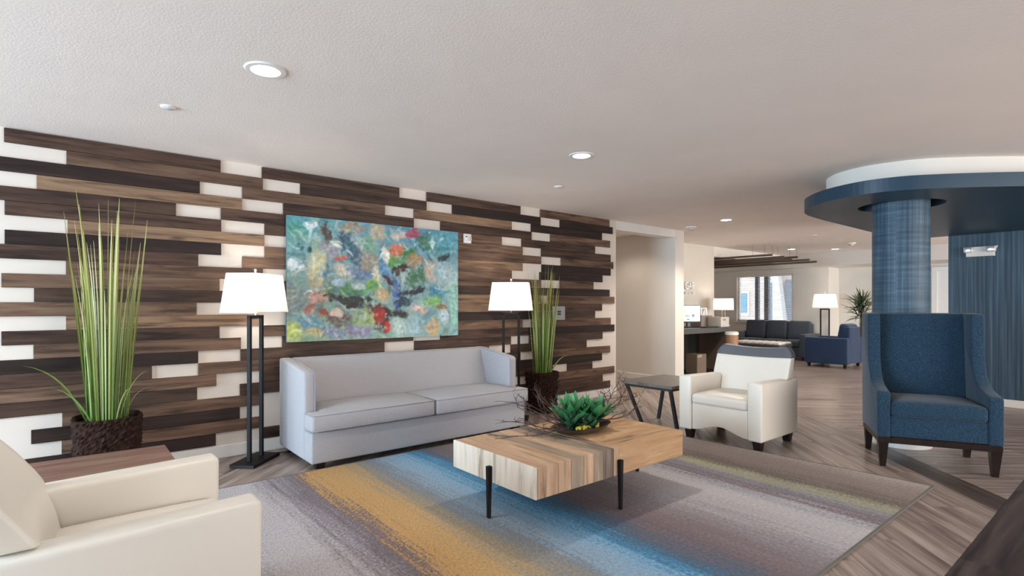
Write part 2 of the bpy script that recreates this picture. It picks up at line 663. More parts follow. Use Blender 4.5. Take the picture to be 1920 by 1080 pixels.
# feature wall with its boards
wall_back = struct(MB().box(XL, 6.29, YW, YW + 0.2, 0, CEIL).build('wall_back', M['wall_white']))
ROWS = '''0 -0.333 1.031 D;0 1.363 2.733 D;0 3.064 4.421 D;0 4.758 6.131 M;1 0.004 1.372 M;1 1.701 3.064 D;1 3.399 4.767 K;1 5.117 6.202 K;2 -0.510 0.874 K;2 1.200 2.567 M;2 2.905 4.281 L;2 4.600 5.967 K;3 -0.162 1.200 L;3 1.547 2.905 D;3 3.242 4.610 D;3 4.939 6.143 M;4 -0.510 0.701 D;4 1.031 2.436 D;4 2.436 4.121 M;4 4.439 5.818 D;5 -0.330 1.035 D;5 1.385 2.555 D;5 2.555 4.456 M;5 4.777 6.155 D;6 0.010 1.385 L;6 1.887 3.341 D;6 3.341 4.777 M;6 5.137 6.215 M;7 -0.330 1.035 K;7 1.385 2.555 M;7 3.064 4.456 L;7 4.786 6.155 K;8 -0.510 0.862 D;8 1.200 2.436 M;8 2.802 4.281 M;8 4.748 5.978 K;9 0.001 1.372 M;9 1.887 3.064 D;9 3.064 4.777 M;9 5.117 5.784 M;10 -0.347 1.023 M;10 1.496 3.064 D;10 3.064 4.748 D;10 4.748 6.131 K;11 -0.176 1.048 D;11 1.314 3.064 M;11 3.064 4.767 L;11 4.910 6.239 M;12 -0.510 0.850 M;12 1.687 3.201 K;12 3.201 4.501 L;12 4.501 5.967 D;13 0.001 1.345 L;13 1.590 3.064 D;13 3.064 4.637 K;13 4.637 5.818 D;14 -0.347 1.023 D;14 1.376 1.566 M;14 1.887 3.064 M;14 3.341 4.456 M;14 4.600 6.155 M;15 -0.179 1.191 M;15 1.538 2.899 D;15 3.242 4.546 D;15 4.546 6.239 K;16 -0.510 0.862 K;16 1.187 2.561 D;16 2.912 4.264 D;16 4.564 5.978 D;17 -0.510 0.536 D;17 0.862 1.887 M;17 2.098 3.924 M;17 4.264 5.640 D;18 -0.510 0.998 M;18 1.376 2.098 D;18 2.436 3.789 M;18 3.948 4.421 D;18 4.637 6.143 M;19 -0.510 0.854 D;19 1.182 2.098 D;19 2.436 4.112 D;19 4.325 5.967 K;20 -0.020 1.345 M;20 1.687 3.064 D;20 3.486 4.988 D;20 5.259 5.762 D;21 -0.191 1.182 K;21 1.590 2.802 M;21 3.064 4.281 D;21 4.637 6.239 M;22 -0.023 1.345 M;22 1.590 3.064 D;22 3.341 4.920 D;22 5.097 5.978 D;23 -0.297 0.994 K;23 1.376 2.436 D;23 2.802 4.281 D;23 4.998 6.143 D'''
PITCH = 0.102
for item in ROWS.split(';'):
    r, a, b_, t = item.split()
    r = int(r)
    a, b_ = float(a), float(b_)
    if a < -0.45:
        a = -1.15 - 0.12 * (r % 3)
    zt = 2.565 - PITCH * r
    th = 0.016 + 0.004 * random.random()
    MB().box(a + 0.001, b_ - 0.001, YW - th, YW, zt - PITCH + 0.001, zt - 0.001).build(
        'plank', M['plank' + t], wall_back, bevel=0.0015, segs=1, origin=((a + b_) / 2, YW, zt - PITCH / 2))
# the strip of wall left of the photograph carries on with the same boards
for r in range(24):
    if r % 4 == 3:
        continue
    zt = 2.565 - PITCH * r
    x1 = -1.5 - 0.12 * (r * 7 % 4)
    MB().box(-3.05 - 0.1 * (r * 3 % 4), x1, YW - 0.018, YW, zt - PITCH + 0.001, zt - 0.001).build(
        'plank', M['plank' + 'DMKLMD'[r % 6]], wall_back, bevel=0.0015, segs=1, origin=((x1 - 2.45) / 2, YW, zt - PITCH / 2))


def baseboard(name, x0, x1, y0, y1, h=0.11):
    return struct(MB().box(x0, x1, y0, y1, 0, h).build(name, M['white'], bevel=0.004, segs=1))


baseboard('baseboard_back', XL, 6.29, YW - 0.014, YW)

# alcove beside the feature wall: its back wall with a door, its side wall, header beam
YA = 6.55
wall_alcove = struct(MB().box(5.3, 7.81, YA, YA + 0.15, 0, CEIL).build('wall_alcove_back', M['wall']))
wall_alcove_side = struct(MB().box(7.81, 8.06, YW, YA + 0.15, 0, CEIL).build('wall_alcove_side', M['wall']))
struct(MB().box(5.15, 5.3, YW + 0.2, YA + 0.15, 0, CEIL).build('wall_alcove_end', M['wall']))
baseboard('baseboard_alcove', 7.796, 7.81, YW, YA)
struct(MB().box(6.29, 7.81, YW, YW + 0.2, 2.44, CEIL).build('trim_1', M['white']))
door = struct(MB().box(6.72, 7.50, YA - 0.03, YA - 0.003, 0.01, 2.03).build('door_1', M['beige'], bevel=0.003, segs=1))
dfm = MB().box(7.50, 7.58, YA - 0.07, YA - 0.003, 0, 2.10).box(6.64, 6.72, YA - 0.07, YA - 0.003, 0, 2.10).box(6.72, 7.50, YA - 0.07, YA - 0.003, 2.03, 2.10)
dfm.build('door_frame', M['taupe'], door, bevel=0.004, segs=1)
for z in (0.25, 1.0, 1.85):
    MB().box(7.47, 7.515, YA - 0.078, YA - 0.03, z, z + 0.1).build('hinge', M['silver'], door)
hd = MB().tube([(6.80, YA - 0.03, 1.0), (6.80, YA - 0.085, 1.0), (6.92, YA - 0.085, 1.0)], 0.011).build('door_handle', M['silver'], door, smooth=True)

# wall behind the desk with the lettering
wall_desk = struct(MB().box(8.06, 10.72, 6.18, 6.33, 0, CEIL).build('wall_desk', simple('taupe_wall_paint', '#cbc3b8', 0.85, 0.02, 2.0, 0.15, 120)))
struct(MB().box(10.72, 14.0, 6.18, 6.33, 2.36, CEIL).build('trim_2', M['wall']))
# far lounge walls
XF = 14.4
WY0, WY1, WZ0, WZ1 = 6.12, 7.62, 0.88, 2.13
wf = MB()
wf.box(XF, XF + 0.2, 5.27, WY0, 0, CEIL).box(XF, XF + 0.2, WY1, YB, 0, CEIL)
wf.box(XF, XF + 0.2, WY0, WY1, 0, WZ0).box(XF, XF + 0.2, WY0, WY1, WZ1, CEIL)
struct(wf.build('wall_far', M['wall']))
struct(MB().box(XF + 0.2, XR + 0.15, 5.27, 5.42, 0, CEIL).build('wall_far_return', M['wall']))
struct(MB().box(XR, XR + 0.15, YF, 5.27, 0, CEIL).build('wall_right', M['wall']))
struct(MB().box(10.72, XF + 0.2, YB, YB + 0.15, 0, CEIL).build('wall_far_end', M['wall']))
struct(MB().box(10.57, 10.72, 6.33, YB, 0, CEIL).build('wall_far_side', M['wall']))
struct(MB().box(13.85, XF, 5.27, YB, 2.25, CEIL).box(13.85, XR, YF, 5.27, 2.25, CEIL).build('trim_3', M['wall']))
baseboard('baseboard_far', XF - 0.014, XF, 5.27, YB)
baseboard('baseboard_right', XR - 0.014, XR, YF, 5.27)
# a door in the right end wall, seen between column and blue wall
d2 = struct(MB().box(XR - 0.05, XR - 0.003, 2.36, 3.26, 0.01, 2.08).build('door_2', M['white'], bevel=0.003, segs=1))
MB().box(XR - 0.07, XR - 0.003, 3.26, 3.36, 0, 2.17).box(XR - 0.07, XR - 0.003, 2.26, 2.36, 0, 2.17).box(XR - 0.07, XR - 0.003, 2.36, 3.26, 2.08, 2.17).build('door_frame', M['white'], d2)
MB().tube([(XR - 0.05, 2.46, 1.0), (XR - 0.1, 2.46, 1.0), (XR - 0.1, 2.58, 1.0)], 0.011).build('door_handle', M['silver'], d2, smooth=True)

# far window: frame, mullions, panes, slatted blind, sill
win = struct(MB().box(XF + 0.06, XF + 0.14, WY0, WY0 + 0.05, WZ0, WZ1).box(XF + 0.06, XF + 0.14, WY1 - 0.05, WY1, WZ0, WZ1)
             .box(XF + 0.06, XF + 0.14, WY0, WY1, WZ0, WZ0 + 0.05).box(XF + 0.06, XF + 0.14, WY0, WY1, WZ1 - 0.05, WZ1).build('window_1', M['white']))
MB().box(XF + 0.05, XF + 0.15, 7.04, 7.13, WZ0, WZ1).build('mullion', M['frame_grey'], win)
MB().box(XF + 0.05, XF + 0.15, 6.765, 6.88, WZ0, WZ1).build('mullion', M['frame_grey'], win)
for y0, y1 in ((WY0 + 0.05, 6.765), (6.88, 7.04), (7.13, WY1 - 0.05)):
    MB().box(XF + 0.098, XF + 0.102, y0, y1, WZ0 + 0.05, WZ1 - 0.05).build('pane', M['glass'], win)
sl = MB()
z = WZ0 + 0.03
while z < WZ1 - 0.06:
    sl.add([(XF + 0.012, WY0 + 0.01, z), (XF + 0.045, WY0 + 0.01, z + 0.008), (XF + 0.045, WY1 - 0.01, z + 0.008), (XF + 0.012, WY1 - 0.01, z),
            (XF + 0.012, WY0 + 0.01, z + 0.003), (XF + 0.045, WY0 + 0.01, z + 0.011), (XF + 0.045, WY1 - 0.01, z + 0.011), (XF + 0.012, WY1 - 0.01, z + 0.003)],
           [(0, 3, 2, 1), (4, 5, 6, 7), (0, 1, 5, 4), (1, 2, 6, 5), (2, 3, 7, 6), (3, 0, 4, 7)])
    z += 0.045
slo = sl.build('blind_slats', M['white'], win)
tag(slo, kind='stuff')
MB().box(XF + 0.005, XF + 0.05, WY0 + 0.01, WY1 - 0.01, WZ1 - 0.05, WZ1 - 0.005).build('blind_headrail', M['white'], win)
MB().box(XF - 0.05, XF + 0.06, WY0 - 0.05, WY1 + 0.05, WZ0 - 0.035, WZ0 - 0.001).build('window_sill', M['white'], win)


# the neighbouring brick house outside that window
def brick_mat():
    m, nt, b = new_mat('pale_brick')
    tc = N(nt, 'ShaderNodeTexCoord')
    mp = N(nt, 'ShaderNodeMapping')
    mp.inputs['Rotation'].default_value = (0, -PI / 2, -PI / 2)
    nt.links.new(tc.outputs['Object'], mp.inputs['Vector'])
    sw = N(nt, 'ShaderNodeSeparateXYZ')
    nt.links.new(tc.outputs['Object'], sw.inputs[0])
    cb = N(nt, 'ShaderNodeCombineXYZ')
    nt.links.new(sw.outputs[1], cb.inputs[0])
    nt.links.new(sw.outputs[2], cb.inputs[1])
    br = N(nt, 'ShaderNodeTexBrick')
    br.inputs['Color1'].default_value = rgba('#d9bfb2')
    br.inputs['Color2'].default_value = rgba('#e4d0c6')
    br.inputs['Mortar'].default_value = rgba('#e6e2de')
    br.inputs['Scale'].default_value = 4.5
    nt.links.new(cb.outputs[0], br.inputs['Vector'])
    nt.links.new(br.outputs['Color'], b.inputs['Base Color'])
    b.inputs['Roughness'].default_value = 0.9
    return m


M['brick'] = brick_mat()
M['bluepane'] = simple('house_window_pane', '#5d93ad', 0.15, 0.08)
house = thing('brick_house', 'pale brick house seen outside through the slatted blind', 'building', (19.0, 8.6, -0.12))
MB().box(0, 0.3, -4.5, 4.5, 0, 2.55).build('wall', M['brick'], house)
MB().box(-0.1, 0.3, -4.5, 4.5, 2.55, 2.8).build('eave', M['white'], house)
MB().prism([(-0.4, 2.8), (2.4, 4.2), (2.4, 2.8)], -4.5, 4.5, 'y').build('roof', M['frame_grey'], house)
hw = MB().box(-0.06, 0.02, 0.96, 1.42, 1.05, 1.95).build('window', M['white'], house)
MB().box(-0.08, -0.055, 1.03, 1.36, 1.17, 1.87).build('pane', M['bluepane'], hw)
MB().box(-0.03, 0.01, -4.5, 4.5, 2.22, 2.3).build('fascia', M['white'], house)
MB().box(-0.35, -0.1, -0.03, 0.2, 0, 2.22).build('downpipe', M['frame_grey'], house)
MB().prism([(-0.03, 0), (-0.03, 2.55), (-0.2, 2.55), (-0.5, 0)], -0.4, -0.1, 'x').build('porch_brace', M['white'], house)
MB().box(-0.08, 0.0, -2.2, -0.3, 0, 2.3).build('siding', M['frame_grey'], house)
struct(MB().box(15.2, 40, -6, 26, -0.3, -0.12).build('ground_outside', simple('pavement', '#b5b2ac', 0.9)))

# left wall and rear wall, with the windows that light the room, the lounge one added for that
wl = MB()
wl.box(XL - 0.2, XL, YF, 0.65, 0, CEIL).box(XL - 0.2, XL, 5.1, YW + 0.2, 0, CEIL).box(XL - 0.2, XL, 0.65, 5.1, 0, 0.2).box(XL - 0.2, XL, 0.65, 5.1, 2.4, CEIL)
struct(wl.build('wall_left', M['wall']))
w2 = MB()
for y in (0.65, 2.85, 5.04):
    w2.box(XL - 0.1, XL - 0.04, y, y + 0.06, 0.2, 2.4)
w2.box(XL - 0.1, XL - 0.04, 0.65, 5.1, 0.2, 0.26).box(XL - 0.1, XL - 0.04, 0.65, 5.1, 2.34, 2.4)
wo = struct(w2.build('window_2', M['white']))
for y0, y1 in ((0.71, 2.85), (2.91, 5.04)):
    MB().box(XL - 0.072, XL - 0.068, y0, y1, 0.26, 2.34).build('pane', M['glass'], wo)
wr = MB()
wr.box(XL - 0.2, 2.7, YF - 0.2, YF, 0, CEIL).box(9.3, 10.1, YF - 0.2, YF, 0, CEIL).box(14.3, XR + 0.15, YF - 0.2, YF, 0, CEIL).box(10.1, 14.3, YF - 0.2, YF, 0, 0.35).box(10.1, 14.3, YF - 0.2, YF, 2.35, CEIL).box(2.7, 9.3, YF - 0.2, YF, 0, 0.35).box(2.7, 9.3, YF - 0.2, YF, 2.35, CEIL)
struct(wr.build('wall_rear', M['wall']))
w3 = MB()
for x in (2.7, 4.87, 7.04, 9.24):
    w3.box(x, x + 0.06, YF - 0.1, YF - 0.04, 0.35, 2.35)
w3.box(2.7, 9.3, YF - 0.1, YF - 0.04, 0.35, 0.41).box(2.7, 9.3, YF - 0.1, YF - 0.04, 2.29, 2.35)
wo = struct(w3.build('window_3', M['white']))
for x0, x1 in ((2.76, 4.87), (4.93, 7.04), (7.1, 9.24)):
    MB().box(x0, x1, YF - 0.072, YF - 0.068, 0.41, 2.29).build('pane', M['glass'], wo)

w4 = MB()  # added window, out of view, put in to light the far lounge
for x in (10.1, 12.17, 14.24):
    w4.box(x, x + 0.06, YF - 0.1, YF - 0.04, 0.35, 2.35)
w4.box(10.1, 14.3, YF - 0.1, YF - 0.04, 0.35, 0.41).box(10.1, 14.3, YF - 0.1, YF - 0.04, 2.29, 2.35)
wo = struct(w4.build('lounge_window_added', M['white']))
for x0, x1 in ((10.16, 12.17), (12.23, 14.24)):
    MB().box(x0, x1, YF - 0.072, YF - 0.068, 0.41, 2.29).build('pane', M['glass'], wo)

# blue wall on the right
struct(MB().box(9.39, 9.6, YF, 1.92, 0, CEIL).build('wall_blue', M['wall_blue']))
baseboard('baseboard_blue', 9.372, 9.39, YF, 1.92, 0.10)

# round column with canopy
CCX, CCY, CR = 6.15, 1.62, 0.228
n = 64
cm = MB().lathe([(CR, 0.14), (CR, 0.8), (CR, 1.5), (CR, CEIL)], n, (0, 0, 0), cap=False)
colo = cm.build('round_column', M['col_blue'], smooth=True, origin=None)
colo.location = (CCX, CCY, 0)
me = colo.data
uvl = me.uv_layers.new(name='UVMap')
for p in me.polygons:
    angs = []
    for li in p.loop_indices:
        v = me.vertices[me.loops[li].vertex_index].co
        angs.append(math.atan2(v.y, v.x))
    if max(angs) - min(angs) > PI:
        angs = [a + 2 * PI if a < 0 else a for a in angs]
    for li, a in zip(p.loop_indices, angs):
        uvl.data[li].uv = (a * CR, me.vertices[me.loops[li].vertex_index].co.z)
struct(colo)
MB().lathe([(CR + 0.014, 0.0), (CR + 0.014, 0.135), (CR + 0.004, 0.14)], 64).build('column_base', M['white'], colo, smooth=True)


def smooth_path(pts, k=6):
    out = []
    for i in range(len(pts) - 1):
        p0, p1_, p2_, p3_ = pts[max(i - 1, 0)], pts[i], pts[i + 1], pts[min(i + 2, len(pts) - 1)]
        for s in range(k):
            t = s / k
            out.append(tuple(0.5 * (2 * p1_[c] + (p2_[c] - p0[c]) * t + (2 * p0[c] - 5 * p1_[c] + 4 * p2_[c] - p3_[c]) * t * t + (3 * p1_[c] - p0[c] - 3 * p2_[c] + p3_[c]) * t ** 3) for c in (0, 1)))
    out.append(pts[-1])
    return out


ZC0, ZC1 = 2.27, 2.385
outer = smooth_path([(9.39, 2.45), (7.4, 2.45), (6.3, 2.44), (5.85, 2.37), (5.55, 2.18), (5.36, 1.93), (5.28, 1.65), (5.33, 1.4), (5.46, 1.2), (5.66, 0.97), (5.92, 0.71), (6.35, 0.33), (6.9, -0.02), (7.6, -0.28), (8.4, -0.4), (9.39, -0.42)])
drum = smooth_path([(9.39, 2.25), (7.4, 2.25), (6.35, 2.25), (5.95, 2.2), (5.7, 2.05), (5.57, 1.83), (5.56, 1.58), (5.66, 1.31), (5.92, 1.02), (6.21, 0.76), (6.62, 0.42), (7.1, 0.14), (7.7, -0.06), (8.4, -0.17), (9.39, -0.2)])
# canopy slab with a round recess about the column
bm = bmesh.new()
ov = [bm.verts.new((x, y, ZC0)) for x, y in outer]
hv = [bm.verts.new((CCX + 0.345 * math.cos(2 * PI * i / 48), CCY + 0.345 * math.sin(2 * PI * i / 48), ZC0)) for i in range(48)]
oe = [bm.edges.new((ov[i], ov[(i + 1) % len(ov)])) for i in range(len(ov))]
he = [bm.edges.new((hv[i], hv[(i + 1) % 48])) for i in range(48)]
bmesh.ops.triangle_fill(bm, use_beauty=True, edges=oe + he)
ot = [bm.verts.new((x, y, ZC1)) for x, y in outer]
for i in range(len(ov)):
    j = (i + 1) % len(ov)
    bm.faces.new((ov[i], ov[j], ot[j], ot[i]))
bm.faces.new(ot)
ht = [bm.verts.new((v.co.x, v.co.y, ZC0 + 0.09)) for v in hv]
for i in range(48):
    j = (i + 1) % 48
    bm.faces.new((hv[j], hv[i], ht[i], ht[j]))
bm.faces.new(ht)
bmesh.ops.recalc_face_normals(bm, faces=bm.faces)
me = bpy.data.meshes.new('canopy')
bm.to_mesh(me)
bm.free()
me.materials.append(M['canopy'])
cano = bpy.data.objects.new('column_canopy', me)
COL.objects.link(cano)
struct(cano)
MB().prism(drum, ZC1, CEIL).build('canopy_drum', M['wall'], cano, smooth=True)

# ------------------------------------------------------------------ floor planks
S2 = math.sqrt(0.5)
PW, PL = 0.18, 1.22
T0, T1 = 3.92 * S2, 4.24 * S2
YD = 0.69
FX, FY = 0.63672, 0.77110


def clip(poly, nx, ny, c):
    """keep the side nx*x + ny*y >= c"""
    out = []
    for i in range(len(poly)):
        p, q = poly[i], poly[(i + 1) % len(poly)]
        dp, dq = nx * p[0] + ny * p[1] - c, nx * q[0] + ny * q[1] - c
        if dp >= 0:
            out.append(p)
        if (dp >= 0) != (dq >= 0):
            t = dp / (dp - dq)
            out.append((p[0] + t * (q[0] - p[0]), p[1] + t * (q[1] - p[1])))
    return out


def seen(x, y):
    q = x * FX + y * FY
    r = x * FY - y * FX
    if q < 0.8:
        return None
    px, py = 960 + 1014 * r / q, 572 + 1014 * 1.32 / q
    if -40 < px < 1960 and py < 1120:
        return q
    return None


def hidden_by(x, y):
    """under the rug, or behind the feature wall"""
    return (0.55 < x < 4.6 and 1.3 < y < 4.05) or (x < 6.1 and y > YW + 0.1) or (x > 9.7 and y < 1.7)


cells = []
for region in ('B', 'A'):
    for k in range(-2, 75):
        for j in range(-5, 16):
            off = (k * 0.47) % PL
            if region == 'B':          # boards along (1,1), side by side in t
                t1 = T0 - k * PW
                if k < 0:
                    continue
                t0 = t1 - PW
                s0 = -4 + j * PL + off
                quad = [(s0, t0), (s0 + PL, t0), (s0 + PL, t1), (s0, t1)]
                ang = PI / 4
            else:                      # boards along (1,-1), side by side in s
                s0 = 1.0 + k * PW
                t0 = T1 - PL + off * 0.999 + j * PL
                quad = [(s0, t0), (s0 + PW, t0), (s0 + PW, t0 + PL), (s0, t0 + PL)]
                ang = -PI / 4
            xy = [((s + t) * S2, (s - t) * S2) for s, t in quad]
            cx, cy = sum(p[0] for p in xy) / 4, sum(p[1] for p in xy) / 4
            if not (XL - 0.3 < cx < XR + 0.2 and -0.5 < cy < YB):
                continue
            pl = xy
            if region == 'A':
                pl = clip(pl, S2, -S2, T1)
            pl = clip(pl, 0, 1, YD) if pl else pl
            pl = clip(pl, 1, 0, XL) if pl else pl
            pl = clip(pl, -1, 0, -XR) if pl else pl
            pl = clip(pl, 0, -1, -YB) if pl else pl
            if len(pl) < 3:
                continue
            whole = len(pl) == 4 and all(abs(a[0] - b[0]) + abs(a[1] - b[1]) < 1e-6 for a, b in zip(pl, xy))
            cells.append((cx, cy, ang, pl, whole))


def plank_mesh(poly, c, ang):
    ca, sa = math.cos(-ang), math.sin(-ang)
    loc = []
    for x, y in poly:
        dx, dy = x - c[0], y - c[1]
        loc.append((ca * dx - sa * dy, sa * dx + ca * dy))
    area = sum(loc[i][0] * loc[(i + 1) % len(loc)][1] - loc[(i + 1) % len(loc)][0] * loc[i][1] for i in range(len(loc)))
    if area < 0:
        loc.reverse()
    mx, my = sum(p[0] for p in loc) / len(loc), sum(p[1] for p in loc) / len(loc)
    g = 0.0012
    loc = [(p[0] + (g if p[0] < mx else -g), p[1] + (g if p[1] < my else -g)) for p in loc]
    return loc


near = []
far_ = []
for c in cells:
    q = None
    for p in [(c[0], c[1])] + c[3]:
        q = q or seen(*p)
    if q and not hidden_by(c[0], c[1]):
        near.append((q, c))
    else:
        far_.append(c)
near.sort(key=lambda e: e[0])
far_ += [c for q, c in near[280:]]
near = near[:280]
shared = {}
for q, (cx, cy, ang, pl, whole) in near:
    loc = plank_mesh(pl, (cx, cy), ang)
    if whole and ang in shared:
        o = bpy.data.objects.new('plank', shared[ang])
        COL.objects.link(o)
    else:
        o = MB().prism(loc, -0.006, 0.0).build('plank', M['floor'])
        if whole:
            shared[ang] = o.data
    o.location = (cx, cy, 0)
    o.rotation_euler = (0, 0, ang)
    o.parent = floor
for ang in (PI / 4, -PI / 4):
    rest = MB()
    ca, sa = math.cos(-ang), math.sin(-ang)
    for (cx, cy, a, pl, whole) in far_:
        if a != ang:
            continue
        loc = plank_mesh(pl, (cx, cy), ang)
        ox, oy = ca * cx - sa * cy, sa * cx + ca * cy
        rest.prism([(x + ox, y + oy) for x, y in loc], -0.006, 0.0)
    o = rest.build('distant_planks', M['floor'], floor)
    o.rotation_euler = (0, 0, ang)
    tag(o, kind='stuff')
# boards that carry the strip's line on beyond the column
s0 = (CCX + CCY - 0.1) * S2
while s0 < 12:
    poly = [(s0, T0), (s0 + PL, T0), (s0 + PL, T1), (s0, T1)]
    xy = [((s + t) * S2, (s - t) * S2) for s, t in poly]
    cx, cy = sum(p[0] for p in xy) / 4, sum(p[1] for p in xy) / 4
    o = MB().prism(plank_mesh(xy, (cx, cy), PI / 4), -0.006, 0.0).build('plank', M['floor'], floor)
    o.location = (cx, cy, 0)
    o.rotation_euler = (0, 0, PI / 4)
    s0 += PL
# dark diagonal strip to the column and dark border
smax = 6.2
s0 = 0.0
while s0 < smax:
    poly = [(s0, T0), (s0 + PL, T0), (s0 + PL, T1), (s0, T1)]
    xy = [((s + t) * S2, (s - t) * S2) for s, t in poly]
    pl = clip(xy, 0, 1, YD)
    pl = clip(pl, -S2, -S2, -(CCX + CCY - 0.1) * S2) if pl else pl
    if len(pl) >= 3:
        cx, cy = sum(p[0] for p in pl) / len(pl), sum(p[1] for p in pl) / len(pl)
        o = MB().prism(plank_mesh(pl, (cx, cy), PI / 4), -0.006, 0.0).build('plank', M['floor_dark'], floor)
        o.location = (cx, cy, 0)
        o.rotation_euler = (0, 0, PI / 4)
    s0 += PL
for k, (y0, y1) in enumerate(((0.44, 0.69), (0.19, 0.44), (-0.06, 0.19))):
    x0 = XL - 0.4 * k
    while x0 < 9.3:
        a, b_ = max(x0, XL), min(x0 + 1.6, 9.36)
        MB().box(-(b_ - a) / 2 + 0.001, (b_ - a) / 2 - 0.001, -(y1 - y0) / 2 + 0.001, (y1 - y0) / 2 - 0.001, -0.006, 0).build('plank', M['floor_dark'], floor).location = ((a + b_) / 2, (y0 + y1) / 2, 0)
        x0 += 1.6
MB().box(XL, XR, YF, -0.06, -0.006, 0).build('rear_boards', M['floor'], floor)

# ------------------------------------------------------------------ ceiling fittings
def downlight(x, y, label, power=32.0):
    t = thing('recessed_downlight', label, 'ceiling light', (x, y, CEIL), 0, 'recessed downlights in the ceiling')
    MB().lathe([(0.072, -0.001), (0.074, -0.008), (0.098, -0.007), (0.105, 0.0)], 40, cap=False).build('trim_ring', M['white'], t, smooth=True)
    MB().lathe([(0.0001, -0.0035), (0.072, -0.003), (0.072, 0.0)], 40, cap=False).build('lens', M['lamp_lens'], t, smooth=True)
    l = bpy.data.lights.new('downlight_glow', 'SPOT')
    l.energy = power
    l.color = (1.0, 0.90, 0.78)
    l.spot_size = math.radians(140)
    l.spot_blend = 0.6
    l.shadow_soft_size = 0.06
    lo = bpy.data.objects.new('downlight_glow', l)
    COL.objects.link(lo)
    lo.location = (0, 0, -0.02)
    lo.parent = t
    return t


downlight(0.82, 3.05, 'large bright recessed downlight above the left floor lamp, nearest the camera')
downlight(3.32, 3.11, 'recessed downlight in the ceiling above the coffee table', 60)
downlight(7.46, 4.11, 'recessed downlight in front of the white alcove wall', 190)
downlight(12.5, 5.34, 'small recessed downlight beside the hanging wooden beams', 40)
downlight(14.6 - 1.4, 4.7, 'small far recessed downlight nearest the blue column', 40)


# added unseen downlights that brighten the ceiling, the alcove and the floor
downlight(7.05, 5.95, 'added unseen downlight inside the alcove, hidden behind its header', 26)
downlight(10.8, 2.5, 'added unseen downlight behind the blue column, hidden by it', 60)
for i, (x, y) in enumerate(((-1.7, 3.05), (3.3, -1.9), (5.8, -1.9))):
    downlight(x, y, ['added unseen downlight by the side window, nearest the planks', 'added unseen downlight behind the camera, left of two', 'added unseen downlight behind the camera, right of two'][i], 20)


def cover_plate(x, y, label, r=0.045):
    t = MB().lathe([(0.0001, -0.012), (r * 0.8, -0.011), (r, -0.004), (r, 0.0)], 28, cap=False)
    return tag(t.build('sprinkler_cover', M['plastic'], smooth=True, origin=None), label, 'sprinkler', 'sprinkler covers in the ceiling')


for x, y, lb in ((0.5, 4.01, 'round white sprinkler cover on the ceiling near the feature wall, left of the big downlight'),
                 (4.01, 4.09, 'small white sprinkler cover on the ceiling between two downlights'),
                 (10.33, 4.02, 'small white sprinkler cover on the ceiling far down the room')):
    o = cover_plate(x, y, lb)
    o.location = (x, y, CEIL)


def detector(x, y, label):
    t = thing('smoke_detector', label, 'smoke detector', (x, y, CEIL), 0, 'smoke detectors on the ceiling')
    MB().lathe([(0.085, 0.0), (0.085, -0.012), (0.07, -0.02)], 32, cap=True).build('mounting_plate', M['plastic'], t, smooth=True)
    MB().lathe([(0.0001, -0.055), (0.035, -0.052), (0.05, -0.04), (0.055, -0.02)], 32, cap=False).build('sensor_dome', M['beige'], t, smooth=True)
    return t


detector(7.72, 4.85, 'white smoke detector on the ceiling in front of the alcove pillar')
detector(12.2, 4.05, 'white smoke detector on the far ceiling left of the blue column')

# hanging ceiling beams in the far lounge
for i, (x, y0, dz) in enumerate(((10.95, 5.05, 0.07), (11.15, 4.9, 0.03), (11.4, 4.85, 0.0), (11.65, 4.85, 0.05), (11.9, 4.72, 0.0), (12.15, 4.68, -0.03))):
    t = thing('hanging_beam', ['first', 'second', 'third', 'fourth', 'fifth', 'sixth'][i] + ' dark wooden beam hanging from the far ceiling, counted from the nearest', 'ceiling beam', (x, y0, 2.24 + dz), 0, 'dark wooden beams hung below the far ceiling')
    MB().box(-0.022, 0.022, 0, 2.6, 0, 0.04).build('beam', M['beam'], t, origin=(0, 1.3, 0.02))
    for yy in (0.4, 2.2):
        MB().tube([(0, yy, 0.04), (0, yy, CEIL - 2.24 - dz)], 0.0018, 6).build('hanger_rod', M['black'], t)

